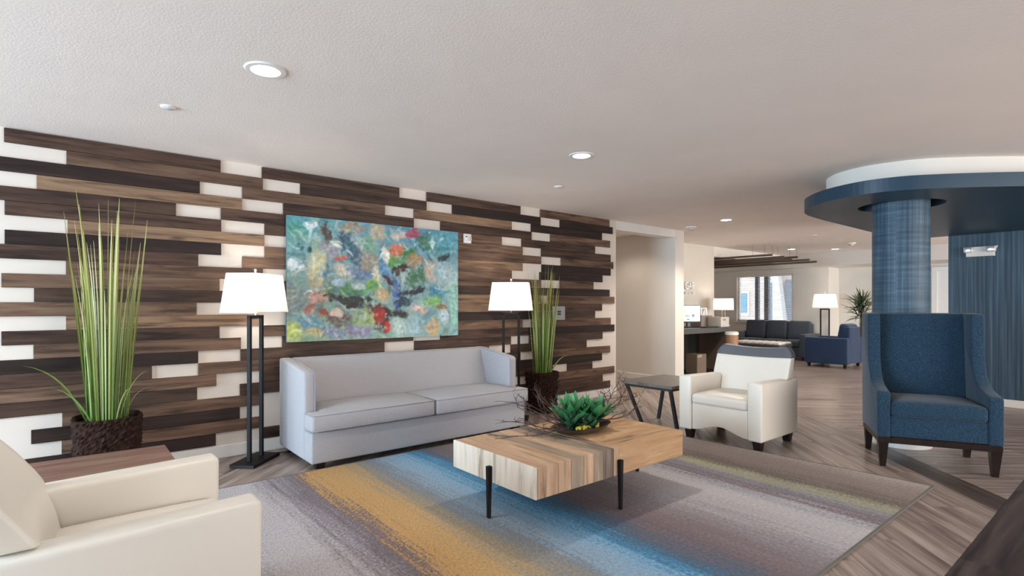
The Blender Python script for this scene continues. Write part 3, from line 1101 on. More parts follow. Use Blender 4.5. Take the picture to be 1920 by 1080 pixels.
# ------------------------------------------------------------------ sofa
def make_sofa():
    t = thing('sofa', 'light grey fabric two-cushion sofa standing under the abstract painting', 'sofa', (2.61, 4.68, 0))
    MB().rbox(-1.115, 1.115, -0.385, 0.30, 0.055, 0.305, 0.018, 6).build('base', M['sofa'], t, smooth=True)
    # back: inner face leans, top rolls a little
    prof = [(0.12, 0.30), (0.42, 0.06), (0.42, 0.80), (0.405, 0.835), (0.36, 0.845), (0.30, 0.835), (0.275, 0.80)]
    MB().prism(prof, -1.03, 1.03, 'x').build('backrest', M['sofa'], t, smooth=True, bevel=0.012, segs=3)
    for s in (-1, 1):
        pr = [(-0.235, 0.06), (0.42, 0.06), (0.42, 0.845), (0.30, 0.84), (-0.20, 0.775), (-0.235, 0.755)]
        x0, x1 = (1.025, 1.125) if s > 0 else (-1.125, -1.025)
        a = MB().prism(pr, x0, x1, 'x').build('armrest', M['sofa'], t, smooth=True, bevel=0.022, segs=3)
        w = []
        for y, z in ((-0.237, 0.33), (-0.237, 0.74), (-0.2, 0.772), (0.28, 0.836)):
            w.append((s * 1.034, y, z))
        MB().tube(w, 0.0045, 6).build('piping', M['piping'], a, smooth=True)
    for s in (-1, 1):
        poly = [(0.004, -0.43), (1.13, -0.43), (1.13, -0.252), (1.018, -0.252), (1.018, 0.16), (0.004, 0.16)]
        if s < 0:
            poly = [(-x, y) for x, y in poly][::-1]
        mb = MB().prism(poly, 0.312, 0.455)
        me = mb.mesh('seat_cushion', M['sofa'])
        bm = bmesh.new()
        bm.from_mesh(me)
        bmesh.ops.bevel(bm, geom=[e for e in bm.edges], offset=0.03, segments=4, profile=0.5, affect='EDGES', clamp_overlap=True)
        bmesh.ops.triangulate(bm, faces=[f for f in bm.faces if len(f.verts) > 4])
        bmesh.ops.subdivide_edges(bm, edges=[e for e in bm.edges if e.calc_length() > 0.12], cuts=3, use_grid_fill=True)
        for v in bm.verts:
            if v.co.z > 0.44:
                w = max(0, 1 - abs(abs(v.co.x) - 0.52) / 0.52) * max(0, 1 - abs(v.co.y + 0.13) / 0.32)
                v.co.z += 0.022 * min(1, 2 * w)
        bm.to_mesh(me)
        bm.free()
        for p in me.polygons:
            p.use_smooth = True
        me.set_sharp_from_angle(angle=math.radians(50))
        c = bpy.data.objects.new('seat_cushion', me)
        COL.objects.link(c)
        c.parent = t
        for z in (0.446, 0.325):
            MB().tube([(s * 0.012, -0.2, z), (s * 0.012, -0.418, z), (s * 0.03, -0.426, z), (s * 1.11, -0.426, z), (s * 1.125, -0.415, z), (s * 1.125, -0.26, z)], 0.0048, 6).build('piping', M['piping'], c, smooth=True)
    for x in (-1.03, 1.03):
        for y in (-0.32, 0.36):
            MB().frustum(x - 0.03, x + 0.03, y - 0.03, y + 0.03, 0.0, x - 0.04, x + 0.04, y - 0.04, y + 0.04, 0.056).build('foot', M['blackwood'], t)
    return t


make_sofa()


# ------------------------------------------------------------------ club chairs
def make_club(label, loc, rz, band, recline):
    t = thing('armchair', label, 'armchair', loc, rz, 'cream leather armchairs at the rug')
    W, D = 0.42, 0.38
    # front panel with an arched lower edge
    poly = [(-0.28, 0.36), (-0.28, 0.10)]
    for i in range(13):
        u = -1 + 2 * i / 12
        poly.append((u * 0.28, 0.10 + 0.065 * (0.5 + 0.5 * math.cos(PI * u))))
    poly.append((0.28, 0.36))
    MB().prism(poly[::-1], -0.355, -0.30, 'y').build('front_panel', M['cream'], t, smooth=True, bevel=0.006, segs=2)
    MB().box(-0.29, 0.29, -0.30, 0.34, 0.15, 0.33).build('seat_deck', M['cream'], t)
    for s in (-1, 1):
        pr = [(-0.375, 0.092), (0.36, 0.092), (0.37, 0.60), (-0.38, 0.622)]
        x0, x1 = (0.285, 0.42) if s > 0 else (-0.42, -0.285)
        MB().prism(pr, x0, x1, 'x').build('armrest', M['cream'], t, smooth=True, bevel=0.02, segs=3)
    MB().rbox(-0.283, 0.283, -0.372, 0.24, 0.352, 0.452, 0.03, 8, crown=0.018).build('seat_cushion', M['cream'], t, smooth=True)

    def slab(z0, z1, grow, name, mat, parent):
        """backrest slice: leans back, corners of the top rounded, top edge dips in the middle"""
        n, mrows = 14, (26 if z1 - z0 > 0.2 else 10)
        rings = []
        mb = MB()
        vs, fs = [], []
        for side in (0, 1):
            for i in range(mrows + 1):
                z = z0 + (z1 - z0) * i / mrows
                for j in range(n + 1):
                    u = -1 + 2 * j / n
                    hw = 0.283 + 0.102 * max(0.0, min(1.0, (z - 0.585) / 0.02))
                    rr = max(0.0, (z - 0.80) / 0.08)
                    hw -= 0.05 * rr ** 2 * (1 if z > 0.80 else 0)
                    x = u * (hw + grow)
                    yy = 0.185 + 0.20 * (z - 0.4) + recline * max(0.0, z - 0.5) ** 2 - 0.018 * u * u
                    th = 0.125 - 0.05 * max(0, (z - 0.6) / 0.28)
                    zz = z + (0.02 * u * u if z > 0.70 else 0.0) * (z - 0.70) / 0.18
                    vs.append((x, yy - grow if side == 0 else yy + th + grow, zz))
        K = (mrows + 1) * (n + 1)
        for i in range(mrows):
            for j in range(n):
                a = i * (n + 1) + j
                fs.append((a, a + 1, a + n + 2, a + n + 1))
                fs.append((K + a + 1, K + a, K + a + n + 1, K + a + n + 2))
        for i in range(mrows):
            a = i * (n + 1)
            fs.append((a, a + n + 1, K + a + n + 1, K + a))
            b2 = a + n
            fs.append((b2 + n + 1, b2, K + b2, K + b2 + n + 1))
        for j in range(n):
            fs.append((j + 1, j, K + j, K + j + 1))
            a = mrows * (n + 1) + j
            fs.append((a, a + 1, K + a + 1, K + a))
        mb.add(vs, fs)
        return mb.build(name, mat, parent, smooth=True, bevel=0.015, segs=3)
    if band:
        slab(0.30, 0.795, 0.0, 'backrest', M['cream'], t)
        b = slab(0.795, 0.885, 0.003, 'headrest_band', M['grey_leather'], t)
        b['label'] = 'dark grey leather band across the top'
    else:
        slab(0.30, 0.885, 0.0, 'backrest', M['cream'], t)
    for x in (-0.345, 0.345):
        for y in (-0.285, 0.30):
            MB().frustum(x - 0.028, x + 0.028, y - 0.028, y + 0.028, 0.0, x - 0.04, x + 0.04, y - 0.04, y + 0.04, 0.094).build('leg', M['blackwood'], t)
    return t


make_club('cream white leather armchair with dark grey headrest band beside the stone-topped table', (5.12, 2.70, 0), -PI / 2, True, 0.5)
make_club('cream leather armchair at the lower left, cut off by the photo edge', (0.165, 2.475, 0), PI / 2, False, 1.25)


# ------------------------------------------------------------------ blue wing chair
def make_wing():
    t = thing('wing_chair', 'tall blue tweed wing chair with dark tapered legs before the column', 'armchair', (5.61, 1.30, 0), -math.radians(63.4))
    prof = [(-0.345, 0.245), (-0.35, 0.59), (-0.335, 0.615), (-0.25, 0.63), (-0.14, 0.655), (-0.06, 0.70), (-0.01, 0.77), (0.02, 0.86), (0.03, 0.98),
            (0.03, 1.12), (0.035, 1.225), (0.05, 1.245), (0.33, 1.25), (0.335, 1.2), (0.315, 0.245)]
    for s in (-1, 1):
        x0, x1 = (0.315, 0.405) if s > 0 else (-0.405, -0.315)
        MB().prism(prof, x0, x1, 'x').build('wing_side', M['blue'], t, smooth=True, bevel=0.022, segs=3)
    # back with reclining inner face
    bp = [(0.13, 0.40), (0.33, 0.245), (0.338, 1.235), (0.30, 1.25), (0.225, 1.245), (0.205, 1.2)]
    MB().prism(bp, -0.32, 0.32, 'x').build('backrest', M['blue'], t, smooth=True, bevel=0.015, segs=3)
    MB().rbox(-0.318, 0.318, -0.335, 0.2, 0.25, 0.415, 0.012, 5).build('seat_base', M['blue'], t, smooth=True)
    MB().rbox(-0.312, 0.312, -0.36, 0.20, 0.415, 0.535, 0.03, 8, crown=0.02).build('seat_cushion', M['blue'], t, smooth=True)
    MB().box(-0.40, 0.40, -0.342, 0.31, 0.198, 0.247).build('wood_rail', M['blackwood'], t, bevel=0.004, segs=1)
    for s in (-1, 1):
        x = s * 0.362
        MB().frustum(x - 0.02, x + 0.02, -0.315, -0.275, 0.0, x - 0.035, x + 0.035, -0.34, -0.27, 0.2).build('leg', M['blackwood'], t)
        MB().frustum(x - 0.02, x + 0.02, 0.275, 0.315, 0.0, x - 0.033, x + 0.033, 0.24, 0.31, 0.2).build('leg', M['blackwood'], t)
        for y in (-0.295, 0.295):
            MB().lathe([(0.013, 0.0005), (0.013, 0.004)], 12, (x, y, 0)).build('glide', M['white'], t)
    return t


make_wing()

# ------------------------------------------------------------------ rug
RQ = [(0.62, 1.085), (4.83, 1.085), (4.70, 4.295), (0.62, 4.295)]
rug = tag(MB().prism(RQ, 0.0005, 0.011).build('area_rug', M['rug']), 'large abstract rug with gold, blue and grey bands under the coffee table', 'rug')
for i in range(4):
    a, b_ = Vector(RQ[i]), Vector(RQ[(i + 1) % 4])
    dv = (b_ - a).normalized() * 0.014
    nv = Vector((dv.y, -dv.x))
    MB().prism([tuple(a - dv), tuple(a - dv + nv), tuple(b_ + nv), tuple(b_)], 0.0005, 0.012).build('binding', M['rug_edge'], rug)
RZ = 0.0

# ------------------------------------------------------------------ coffee table
M['oak_y'] = wood('table_wood_across', [(0.3, '#77604e'), (0.4, '#b08f74'), (0.6, '#c9a98c'), (0.7, '#dabfa3')], axis=(1, 2), rough=0.5, grain=(1.8, 20, 20), var=0.08, knots=False)
M['oak_x'] = wood('table_wood_along', [(0.3, '#6f5846'), (0.42, '#b28d69'), (0.6, '#c7a17b'), (0.7, '#d6b591')], axis=0, rough=0.5, grain=(1.6, 20, 20), var=0.12, knots=False)
M['oak_grey'] = wood('table_wood_grey', [(0.3, '#6a5a4d'), (0.4, '#93806e'), (0.6, '#ab9885'), (0.7, '#c0ae9b')], axis=(1, 2), rough=0.5, grain=(1.8, 20, 20), var=0.08, knots=False)
M['oak_dark'] = wood('table_wood_dark', [(0.3, '#463830'), (0.5, '#75675c'), (0.7, '#9a8a7b')], axis=(1, 2), rough=0.5, grain=(2, 26, 26), var=0.15, knots=False)
M['oak_daylit'] = wood('table_wood_daylit', [(0.32, '#a39482'), (0.45, '#d3c7b8'), (0.7, '#e6ddd2')], axis=(2, 0), rough=0.5, grain=(1.5, 16, 16), var=0.05, knots=False)  # left end face paled: window light put into the wood colour


def make_coffee_table():
    t = thing('coffee_table', 'chunky block-wood coffee table with black metal legs on the rug', 'coffee table', (2.74, 2.655, 0.012))
    X0, X1, Y0, Y1, Z0, Z1 = -0.72, 0.72, -0.415, 0.415, 0.218, 0.398
    MB().box(X0 + 0.012, X1 - 0.012, Y0 + 0.012, Y1 - 0.012, Z0 + 0.004, Z1 - 0.012).build('core', M['oak_x'], t)
    edges = [X0, X0 + 0.014]
    for w in (0.165, 0.105, 0.11, 0.09, 0.085, 0.075):
        edges.append(edges[-1] + w)
    mats = ['oak_daylit', 'oak_y', 'oak_y', 'oak_grey', 'oak_y', 'oak_grey', 'oak_dark']
    for i in range(len(edges) - 1):
        a, b = edges[i], edges[i + 1]
        h = 0.0015 * (i % 2)
        MB().box(a + 0.0012, b - 0.0012, Y0, Y1, Z0, Z1 - h).build('board', M[mats[i]], t, bevel=0.0015, segs=1, origin=((a + b) / 2, 0, 0.3))
    a = edges[-1]
    MB().box(a + 0.001, a + 0.026, Y0 + 0.006, Y1 - 0.006, Z0 + 0.002, Z1 - 0.004).build('board', M['oak_dark'], t, origin=(a, 0, 0.3))
    MB().box(a + 0.028, a + 0.075, Y0, Y1, Z0, Z1).build('board', M['oak_y'], t, bevel=0.0015, segs=1, origin=(a + 0.05, 0, 0.3))
    a += 0.077
    ys = [Y0, Y0 + 0.2, Y0 + 0.43, Y0 + 0.62, Y1]
    for i in range(4):
        MB().box(a, X1, ys[i] + 0.0012, ys[i + 1] - 0.0012, Z0, Z1 - 0.001 * (i % 2)).build('board', M['oak_x'], t, bevel=0.0015, segs=1, origin=((a + X1) / 2, (ys[i] + ys[i + 1]) / 2, 0.3))
    for (x, y) in ((X0 - 0.012, 0), (X1 + 0.012, 0), (0.0, Y0 - 0.012), (0.0, Y1 + 0.012)):
        MB().frustum(x - 0.011, x + 0.011, y - 0.011, y + 0.011, 0.0, x - 0.0155, x + 0.0155, y - 0.0155, y + 0.0155, 0.318).build('leg', M['black'], t, bevel=0.003, segs=1)
    return t


make_coffee_table()
TT = 0.412


# ------------------------------------------------------------------ succulent arrangement
def leaf_mesh(length, width, thick, curl, mat, name='leaf'):
    """agave leaf along +x: channelled, pointed, curling upwards"""
    n, rings = 6, []
    mb = MB()
    for i in range(n + 1):
        s = i / n
        w = width * (0.55 + 1.5 * s - 1.1 * s * s) * (1 - s ** 3) + 0.0006
        x = length * s * math.cos(curl * s * 0.5)
        z = length * (s * math.sin(curl * s * 0.5))
        th = thick * (1 - s) + 0.0008
        rings.append([(x, -w, z + w * 0.45), (x, 0, z), (x, w, z + w * 0.45), (x, 0, z - th)])
    mb.loft(rings)
    return mb.mesh(name, mat, smooth=True)


def make_arrangement():
    cx, cy = 2.86, 2.68
    t = thing('succulent_arrangement', 'green succulents and bare twigs in a low brown bowl on the coffee table', 'plant arrangement', (cx, cy, TT))
    rings = []
    for k in range(2):
        pr = [(0.5, 0.0), (0.72, 0.012), (0.9, 0.03), (1.0, 0.05), (0.93, 0.05), (0.8, 0.036)]
        if k == 0:
            for r, z in pr:
                rings.append([(0.27 * r * math.cos(2 * PI * i / 36), 0.15 * r * math.sin(2 * PI * i / 36), z + 0.001) for i in range(36)])
    MB().loft(rings).build('bowl', M['bowl'], t, smooth=True)
    spots = [(-0.05, 0.04, 0.07, 0.185, 0.036, 15, 'succulent'), (0.10, -0.03, 0.07, 0.18, 0.04, 15, 'succulent'), (-0.13, -0.02, 0.05, 0.12, 0.026, 13, 'succulent_dark'),
             (0.03, 0.11, 0.09, 0.18, 0.034, 13, 'succulent'), (0.20, 0.03, 0.05, 0.15, 0.036, 11, 'succulent_dark'), (-0.02, -0.09, 0.045, 0.09, 0.022, 11, 'succulent_dark')]
    for (x, y, z, ln, w, cnt, mt) in spots:
        core = MB().lathe([(0.0001, -0.035), (0.022, -0.025), (0.025, 0.0), (0.012, 0.02), (0.0001, 0.026)], 12, (0, 0, 0), cap=False).build('rosette', M[mt], t, smooth=True)
        core.location = (x, y, z)
        ms = [leaf_mesh(1.15 * ln * f, 1.12 * w * g, 0.009, c, M[mt]) for f, g, c in ((1.0, 1.0, 0.5), (0.95, 0.9, 0.3), (0.75, 0.8, 0.2))]
        for i in range(cnt):
            lay = i / cnt
            lf = bpy.data.objects.new('leaf', ms[0 if lay < 0.4 else 1 if lay < 0.75 else 2])
            COL.objects.link(lf)
            lf.parent = core
            elev = 0.15 + 1.2 * lay + random.uniform(-0.08, 0.08)
            lf.rotation_euler = (0, -elev, i * 2.399 + x * 9)
            lf.location = (0, 0, 0.012 * lay)
    for i in range(26):
        a, r = random.uniform(0, 2 * PI), random.uniform(0.02, 0.06)
        k = random.choice(((-0.10, -0.10), (0.02, -0.11)))
        x, y = k[0] + r * math.cos(a), k[1] + r * 0.5 * math.sin(a)
        s = random.uniform(0.008, 0.014)
        MB().lathe([(0.0001, -s), (s * 0.8, -s * 0.5), (s, 0), (s * 0.7, s * 0.6), (0.0001, s)], 7, (x, y, 0.052 + random.uniform(0, 0.012)), cap=False).build('moss_tuft', M['moss'], t, smooth=True)

    def twig(p0, dirv, ln, seed):
        rnd = random.Random(seed)
        mb = MB()

        def branch(p, d, l, r, depth):
            pts = [Vector(p)]
            dd = Vector(d).normalized()
            steps = 6
            for i in range(steps):
                dd = (dd + Vector((rnd.uniform(-.35, .35), rnd.uniform(-.35, .35), rnd.uniform(-.22, .25)))).normalized()
                q = pts[-1] + dd * l / steps
                q.z = max(q.z, 0.012)
                pts.append(q)
            mb.tube([tuple(q) for q in pts], [r * (1 - 0.75 * i / steps) for i in range(steps + 1)], 5)
            if depth < 2:
                for i in range(2, steps + 1):
                    if rnd.random() < 0.75:
                        nd = dd + Vector((rnd.uniform(-1, 1), rnd.uniform(-1, 1), rnd.uniform(-0.2, 0.7))) * 0.9
                        branch(pts[i], nd, l * rnd.uniform(0.3, 0.5), r * 0.6, depth + 1)
        branch(p0, dirv, ln, 0.0056, 0)
        mb.build('twig', M['twig'], t, smooth=True)
    tw = [((-0.12, 0.0, 0.05), (-1, 0.15, 0.10), 0.42), ((-0.13, 0.05, 0.06), (-0.9, 0.5, 0.3), 0.36), ((-0.1, 0.08, 0.06), (-0.5, 0.8, 0.35), 0.34),
          ((-0.12, -0.03, 0.05), (-0.95, -0.25, 0.10), 0.30), ((0.16, 0.04, 0.06), (1, 0.1, 0.25), 0.40), ((0.14, 0.08, 0.06), (0.8, 0.5, 0.4), 0.40),
          ((0.15, -0.02, 0.05), (0.9, -0.4, 0.15), 0.32), ((0.0, 0.10, 0.06), (0.1, 0.9, 0.5), 0.3), ((0.18, 0.06, 0.06), (1, 0.3, 0.05), 0.45), ((-0.14, 0.02, 0.05), (-1, 0.3, 0.05), 0.46)]
    tw += [((-0.12, 0.06, 0.07), (-0.8, 0.35, 0.5), 0.34), ((-0.1, 0.02, 0.06), (-1, -0.05, 0.3), 0.40), ((0.15, 0.1, 0.07), (0.9, 0.6, 0.2), 0.42),
           ((0.2, 0.02, 0.06), (1, -0.1, 0.3), 0.36), ((-0.08, 0.1, 0.06), (-0.7, 0.7, 0.2), 0.40), ((0.1, 0.12, 0.07), (0.5, 0.9, 0.4), 0.34)]
    for i, (p, d, l) in enumerate(tw):
        twig(p, d, l, 40 + i)
    return t


make_arrangement()


# ------------------------------------------------------------------ side tables
def make_side_table(label, loc, top_mat, hx, hy):
    t = thing('side_table', label, 'side table', loc, 0)
    top = MB().box(-hx, hx, -hy, hy, 0.452, 0.485).build('table_top', M[top_mat], t, bevel=0.004, segs=1)
    MB().box(-hx + 0.03, hx - 0.03, -hy + 0.03, hy - 0.03, 0.425, 0.451).build('apron', M['blacktable'], t)
    for s in (-1, 1):
        for q in (-1, 1):
            a = Vector((s * (hx - 0.05), q * (hy - 0.05), 0.425))
            b = Vector((s * 0.16, q * (hy - 0.10), 0.0))
            a2, b2 = a, b
            w = 0.016
            mb = MB()
            vs = []
            for p in (b2, a2):
                vs += [(p.x - w, p.y - w, p.z), (p.x + w, p.y - w, p.z), (p.x + w, p.y + w, p.z), (p.x - w, p.y + w, p.z)]
            mb.add(vs, [(0, 3, 2, 1), (4, 5, 6, 7), (0, 1, 5, 4), (1, 2, 6, 5), (2, 3, 7, 6), (3, 0, 4, 7)])
            mb.build('leg', M['blacktable'], t)
    return t


make_side_table('side table with grey stone top and slanted black legs behind the white armchair', (5.18, 3.55, 0), 'stone', 0.40, 0.33)
ts = make_side_table('side table with reddish wooden top beside the cream armchair at left', (0.10, 3.50, 0), 'sidewood', 0.36, 0.32)


# ------------------------------------------------------------------ floor lamps
def make_lamp(label, loc, rz, power=4.6, far=False):
    t = thing('floor_lamp', label, 'floor lamp', loc, rz, 'black floor lamps with white shades')
    MB().box(-0.2, 0.2, -0.105, 0.105, 0.0, 0.03).build('base', M['black'], t, bevel=0.003, segs=1)
    for s in (-1, 1):
        MB().box(s * 0.089 - 0.0145, s * 0.089 + 0.0145, -0.0145, 0.0145, 0.03, 1.235).build('pole', M['black'], t, bevel=0.002, segs=1)
    MB().box(-0.1035, 0.1035, -0.0145, 0.0145, 1.206, 1.2355).build('crossbar', M['black'], t, bevel=0.002, segs=1)
    MB().tube([(0, 0, 1.235), (0, 0, 1.60)], 0.006, 8).build('stem', M['silver'], t)
    MB().lathe([(0.0001, 1.60), (0.012, 1.602), (0.012, 1.622), (0.0001, 1.625)], 12, cap=False).build('finial', M['silver'], t, smooth=True)
    z0, z1 = 1.262, 1.580
    A, B, a, b = 0.245, 0.158, 0.205, 0.13
    o = [(-A, -B, z0), (A, -B, z0), (A, B, z0), (-A, B, z0), (-a, -b, z1), (a, -b, z1), (a, b, z1), (-a, b, z1)]
    e = 0.003
    i_ = [((A - e) * (1 if p[0] > 0 else -1) if p[2] == z0 else (a - e) * (1 if p[0] > 0 else -1),
           (B - e) * (1 if p[1] > 0 else -1) if p[2] == z0 else (b - e) * (1 if p[1] > 0 else -1), p[2]) for p in o]
    sh = MB().add(o, [(0, 1, 5, 4), (1, 2, 6, 5), (2, 3, 7, 6), (3, 0, 4, 7)]).build('lamp_shade', M['shade'], t)
    MB().box(-a, a, -0.004, 0.004, z1 - 0.012, z1 - 0.008).box(-0.004, 0.004, -b, b, z1 - 0.012, z1 - 0.008).build('shade_spider', M['silver'], sh)
    MB().box(-A - 0.001, A + 0.001, -B - 0.001, -B + 0.001, z0 - 0.004, z0 + 0.002).box(-A, A, B - 0.001, B + 0.001, z0 - 0.004, z0 + 0.002) \
        .box(-A - 0.001, -A + 0.001, -B, B, z0 - 0.004, z0 + 0.002).box(A - 0.001, A + 0.001, -B, B, z0 - 0.004, z0 + 0.002).build('shade_rim', M['white'], sh)
    for s in (-1, 1):
        l = bpy.data.lights.new('lamp_bulb_glow', 'POINT')
        l.energy = power / 2
        l.color = (1.0, 0.90, 0.78)
        l.shadow_soft_size = 0.03
        lo = bpy.data.objects.new('lamp_bulb_glow', l)
        COL.objects.link(lo)
        lo.location = (s * 0.07, 0, 1.44)
        lo.parent = t
        MB().lathe([(0.0001, 1.36), (0.014, 1.362), (0.016, 1.39)], 10, (s * 0.07, 0.0, 0), cap=False).build('bulb_socket', M['white'], t)
    return t


make_lamp('black twin-pole floor lamp with white shade between tall grass and sofa', (1.235, 4.89, 0), PI / 4)
make_lamp('black twin-pole floor lamp with white shade behind the right end of sofa', (3.975, 4.83, 0), -PI / 4)
make_lamp('far floor lamp with white shade right of the window, behind navy armchair', (13.98, 5.20, 0), -math.radians(60), 6)
lamp1 = [o for o in bpy.data.objects if o.name == 'floor_lamp'][0]
MB().tube([(0.2, 0.0, 0.008), (0.26, -0.05, 0.006), (0.31, -0.14, 0.006), (0.36, -0.26, 0.006)], 0.004, 6).build('power_cord', M['black'], lamp1, smooth=True)


# ------------------------------------------------------------------ tall grass in bark pots
def make_grass(label, loc, pr, ph, height, count, seed, spread):
    rnd = random.Random(seed)
    t = thing('potted_grass', label, 'potted plant', loc, 0, 'tall grass plants in bark pots')
    # bark pot: rounded square shell covered with chunky chips
    n, rows = 110, 34
    rings = []
    for k in range(rows + 1):
        z = ph * k / rows
        ring = []
        for i in range(n):
            a = 2 * PI * i / n
            ca, sa = math.cos(a), math.sin(a)
            sq = (abs(ca) ** 6 + abs(sa) ** 6) ** (-1 / 6)
            R = pr * (0.9 + 0.1 * z / ph) * (0.55 * sq + 0.45)
            p = Vector((R * ca, R * sa, z))
            dd, pts = noise.voronoi(Vector((p.x * 26, p.y * 26, p.z * 44 + seed)))
            d = 0.018 * min(1.0, (dd[1] - dd[0]) * 1.8) + 0.006 * noise.noise(p * 60)
            R += d - 0.012
            ring.append((R * ca, R * sa, z))
        rings.append(ring)
    for k, f in ((0, 0.93), (1, 0.86)):
        rings.append([(p[0] * f, p[1] * f, ph - 0.03 * k) for p in rings[rows]])
    pot = MB().loft(rings, cap=False).build('pot', M['pot'], t)
    MB().lathe([(0.0001, ph - 0.03), (pr * 0.9, ph - 0.035)], 28, cap=False).build('soil', M['soil'], t)
    for b in range(count):
        a = rnd.uniform(0, 2 * PI)
        r0 = spread * 0.42 * math.sqrt(rnd.random())
        L = height * rnd.choice((1.0, 0.95, 0.88, 0.8, 0.7, 0.6, 0.5)) * rnd.uniform(0.88, 1.02)
        lean = rnd.uniform(0.01, 0.085) * (0.35 + r0 / (spread * 0.42))
        bend = rnd.uniform(0.0, 0.14) * (1.0 if rnd.random() < 0.8 else 1.8)
        if b >= count - 5:             # a few strays arch right over
            L, lean, bend, r0 = height * rnd.uniform(0.22, 0.36), rnd.uniform(0.3, 0.55), rnd.uniform(1.1, 1.9), spread * 0.4
        if math.sin(a) > 0 and r0 * math.sin(a) + L * (lean + bend * 0.4) * math.sin(a) > 0.14:
            a = -a
        w = rnd.uniform(0.0045, 0.0105)
        steps = 9
        rot = a + rnd.uniform(-1.3, 1.3)
        px, pz = 0.0, 0.0
        rows_ = []
        for i in range(steps + 1):
            s = i / steps
            ang = lean + bend * s ** 2
            ww = w * (0.7 + 0.9 * s - 0.5 * s * s) * (1 - s ** 4) + 0.0008
            x = r0 * math.cos(a) + px * math.cos(a)
            y = r0 * math.sin(a) + px * math.sin(a)
            ex, ey = -math.sin(rot) * ww, math.cos(rot) * ww
            fx, fy = math.cos(rot) * ww * 0.5, math.sin(rot) * ww * 0.5
            rows_.append([(x - ex, y - ey, pz), (x + fx, y + fy, pz), (x + ex, y + ey, pz), (x + fx * 0.6, y + fy * 0.6, pz)])
            px += L / steps * math.sin(ang)
            pz += L / steps * math.cos(ang)
        o = MB().loft(rows_).build('blade', M['grass'], t, smooth=True)
        o.location = (0, 0, ph - 0.04)
    return t


make_grass('tall green grass in a bark pot at the left, behind the wooden side table', (0.235, 4.88, 0), 0.21, 0.52, 1.62, 74, 3, 0.30)
make_grass('tall green grass in a bark pot right of the sofa', (4.56, 4.94, 0), 0.185, 0.50, 1.42, 62, 11, 0.26)

# ------------------------------------------------------------------ painting
BLOBS = '''0.039,0.091,0.089,0.070,0,4f9a90 0.120,0.049,0.061,0.031,0,d8e4ea 0.209,0.108,0.034,0.078,-20,4a3d38 0.309,0.158,0.061,0.096,0,2f4f63 0.337,0.069,0.090,0.043,0,a08f7a 0.408,0.319,0.104,0.097,0,9c8b78 0.344,0.303,0.045,0.064,0,2d5d7a 0.216,0.253,0.074,0.073,0,9a98a0 0.275,0.320,0.055,0.015,-10,d2674f 0.138,0.413,0.061,0.153,0,cfc79a 0.282,0.424,0.066,0.053,30,d8d2b8 0.365,0.440,0.114,0.038,25,6a86a8 0.033,0.381,0.058,0.040,0,dfe6e8 0.039,0.678,0.069,0.110,0,7d8d8c 0.151,0.658,0.062,0.061,0,cf9f8e 0.113,0.759,0.050,0.050,0,b5705f 0.309,0.592,0.181,0.063,0,4f8f55 0.323,0.672,0.193,0.032,5,1d2a1f 0.337,0.708,0.067,0.024,0,14140f 0.429,0.545,0.088,0.038,-45,6db12f 0.465,0.423,0.041,0.066,0,e3d6bd 0.524,0.253,0.025,0.078,5,eee3d3 0.594,0.212,0.062,0.055,0,e08060 0.664,0.240,0.078,0.051,-20,2f7a35 0.578,0.316,0.055,0.067,0,5a9a40 0.617,0.369,0.069,0.037,0,2b1d1d 0.617,0.375,0.022,0.020,0,d9a28a 0.704,0.317,0.079,0.046,0,b08a5a 0.713,0.466,0.106,0.081,0,3f6f4a 0.589,0.584,0.040,0.169,-6,1f55a8 0.524,0.398,0.031,0.100,-20,4a86b0 0.532,0.464,0.049,0.024,30,4a1520 0.680,0.583,0.118,0.025,-10,17233f 0.640,0.674,0.077,0.041,0,1d3f55 0.495,0.620,0.054,0.055,0,c4ad7c 0.502,0.764,0.172,0.036,10,2a1a14 0.495,0.858,0.073,0.067,0,5a2416 0.469,0.802,0.069,0.063,0,c22a1a 0.454,0.791,0.016,0.017,0,eed0c0 0.532,0.904,0.042,0.040,0,c8301f 0.609,0.799,0.082,0.027,0,1c2b1c 0.262,0.834,0.098,0.052,0,5a4440 0.242,0.787,0.044,0.019,0,d9bfae 0.183,0.796,0.032,0.031,0,a3503c 0.088,0.859,0.121,0.055,0,6a98ac 0.351,0.922,0.102,0.054,0,8b7f9f 0.228,0.938,0.108,0.039,0,7c86a0 0.021,0.927,0.058,0.074,0,b5c060 0.120,0.957,0.081,0.030,0,c8b780 0.795,0.109,0.096,0.071,0,2f6a45 0.907,0.084,0.130,0.096,0,58a0b0 0.907,0.246,0.057,0.032,-20,1b2a30 0.812,0.402,0.062,0.083,0,d0b8a0 0.925,0.407,0.116,0.108,0,a8c0c4 0.863,0.602,0.084,0.043,0,2f80a0 0.737,0.732,0.080,0.042,0,d8b0a0 0.812,0.898,0.052,0.059,0,d09a50 0.894,0.793,0.037,0.084,0,c8d8e0 0.883,0.721,0.054,0.028,0,8a6a2f 0.820,0.673,0.083,0.043,0,7ab060 0.713,0.870,0.119,0.069,0,9ab8c0 0.609,0.912,0.089,0.056,0,b0c8c0 0.393,0.817,0.092,0.065,0,9ab070 0.696,0.047,0.079,0.030,-20,b0506a 0.609,0.064,0.076,0.034,0,d8c0b0 0.472,0.061,0.072,0.066,0,c0b090 0.046,0.210,0.027,0.034,0,1f5a60 0.108,0.238,0.021,0.028,0,174a3a 0.180,0.451,0.021,0.029,0,3a7a90 0.842,0.104,0.020,0.059,10,c8e8e0 0.249,0.207,0.054,0.010,35,d8e0d0 0.358,0.548,0.045,0.028,0,c4d8dc 0.255,0.520,0.044,0.031,0,a8c8d8 0.961,0.709,0.044,0.242,0,9fd0c0 0.429,0.187,0.070,0.065,0,78a890'''


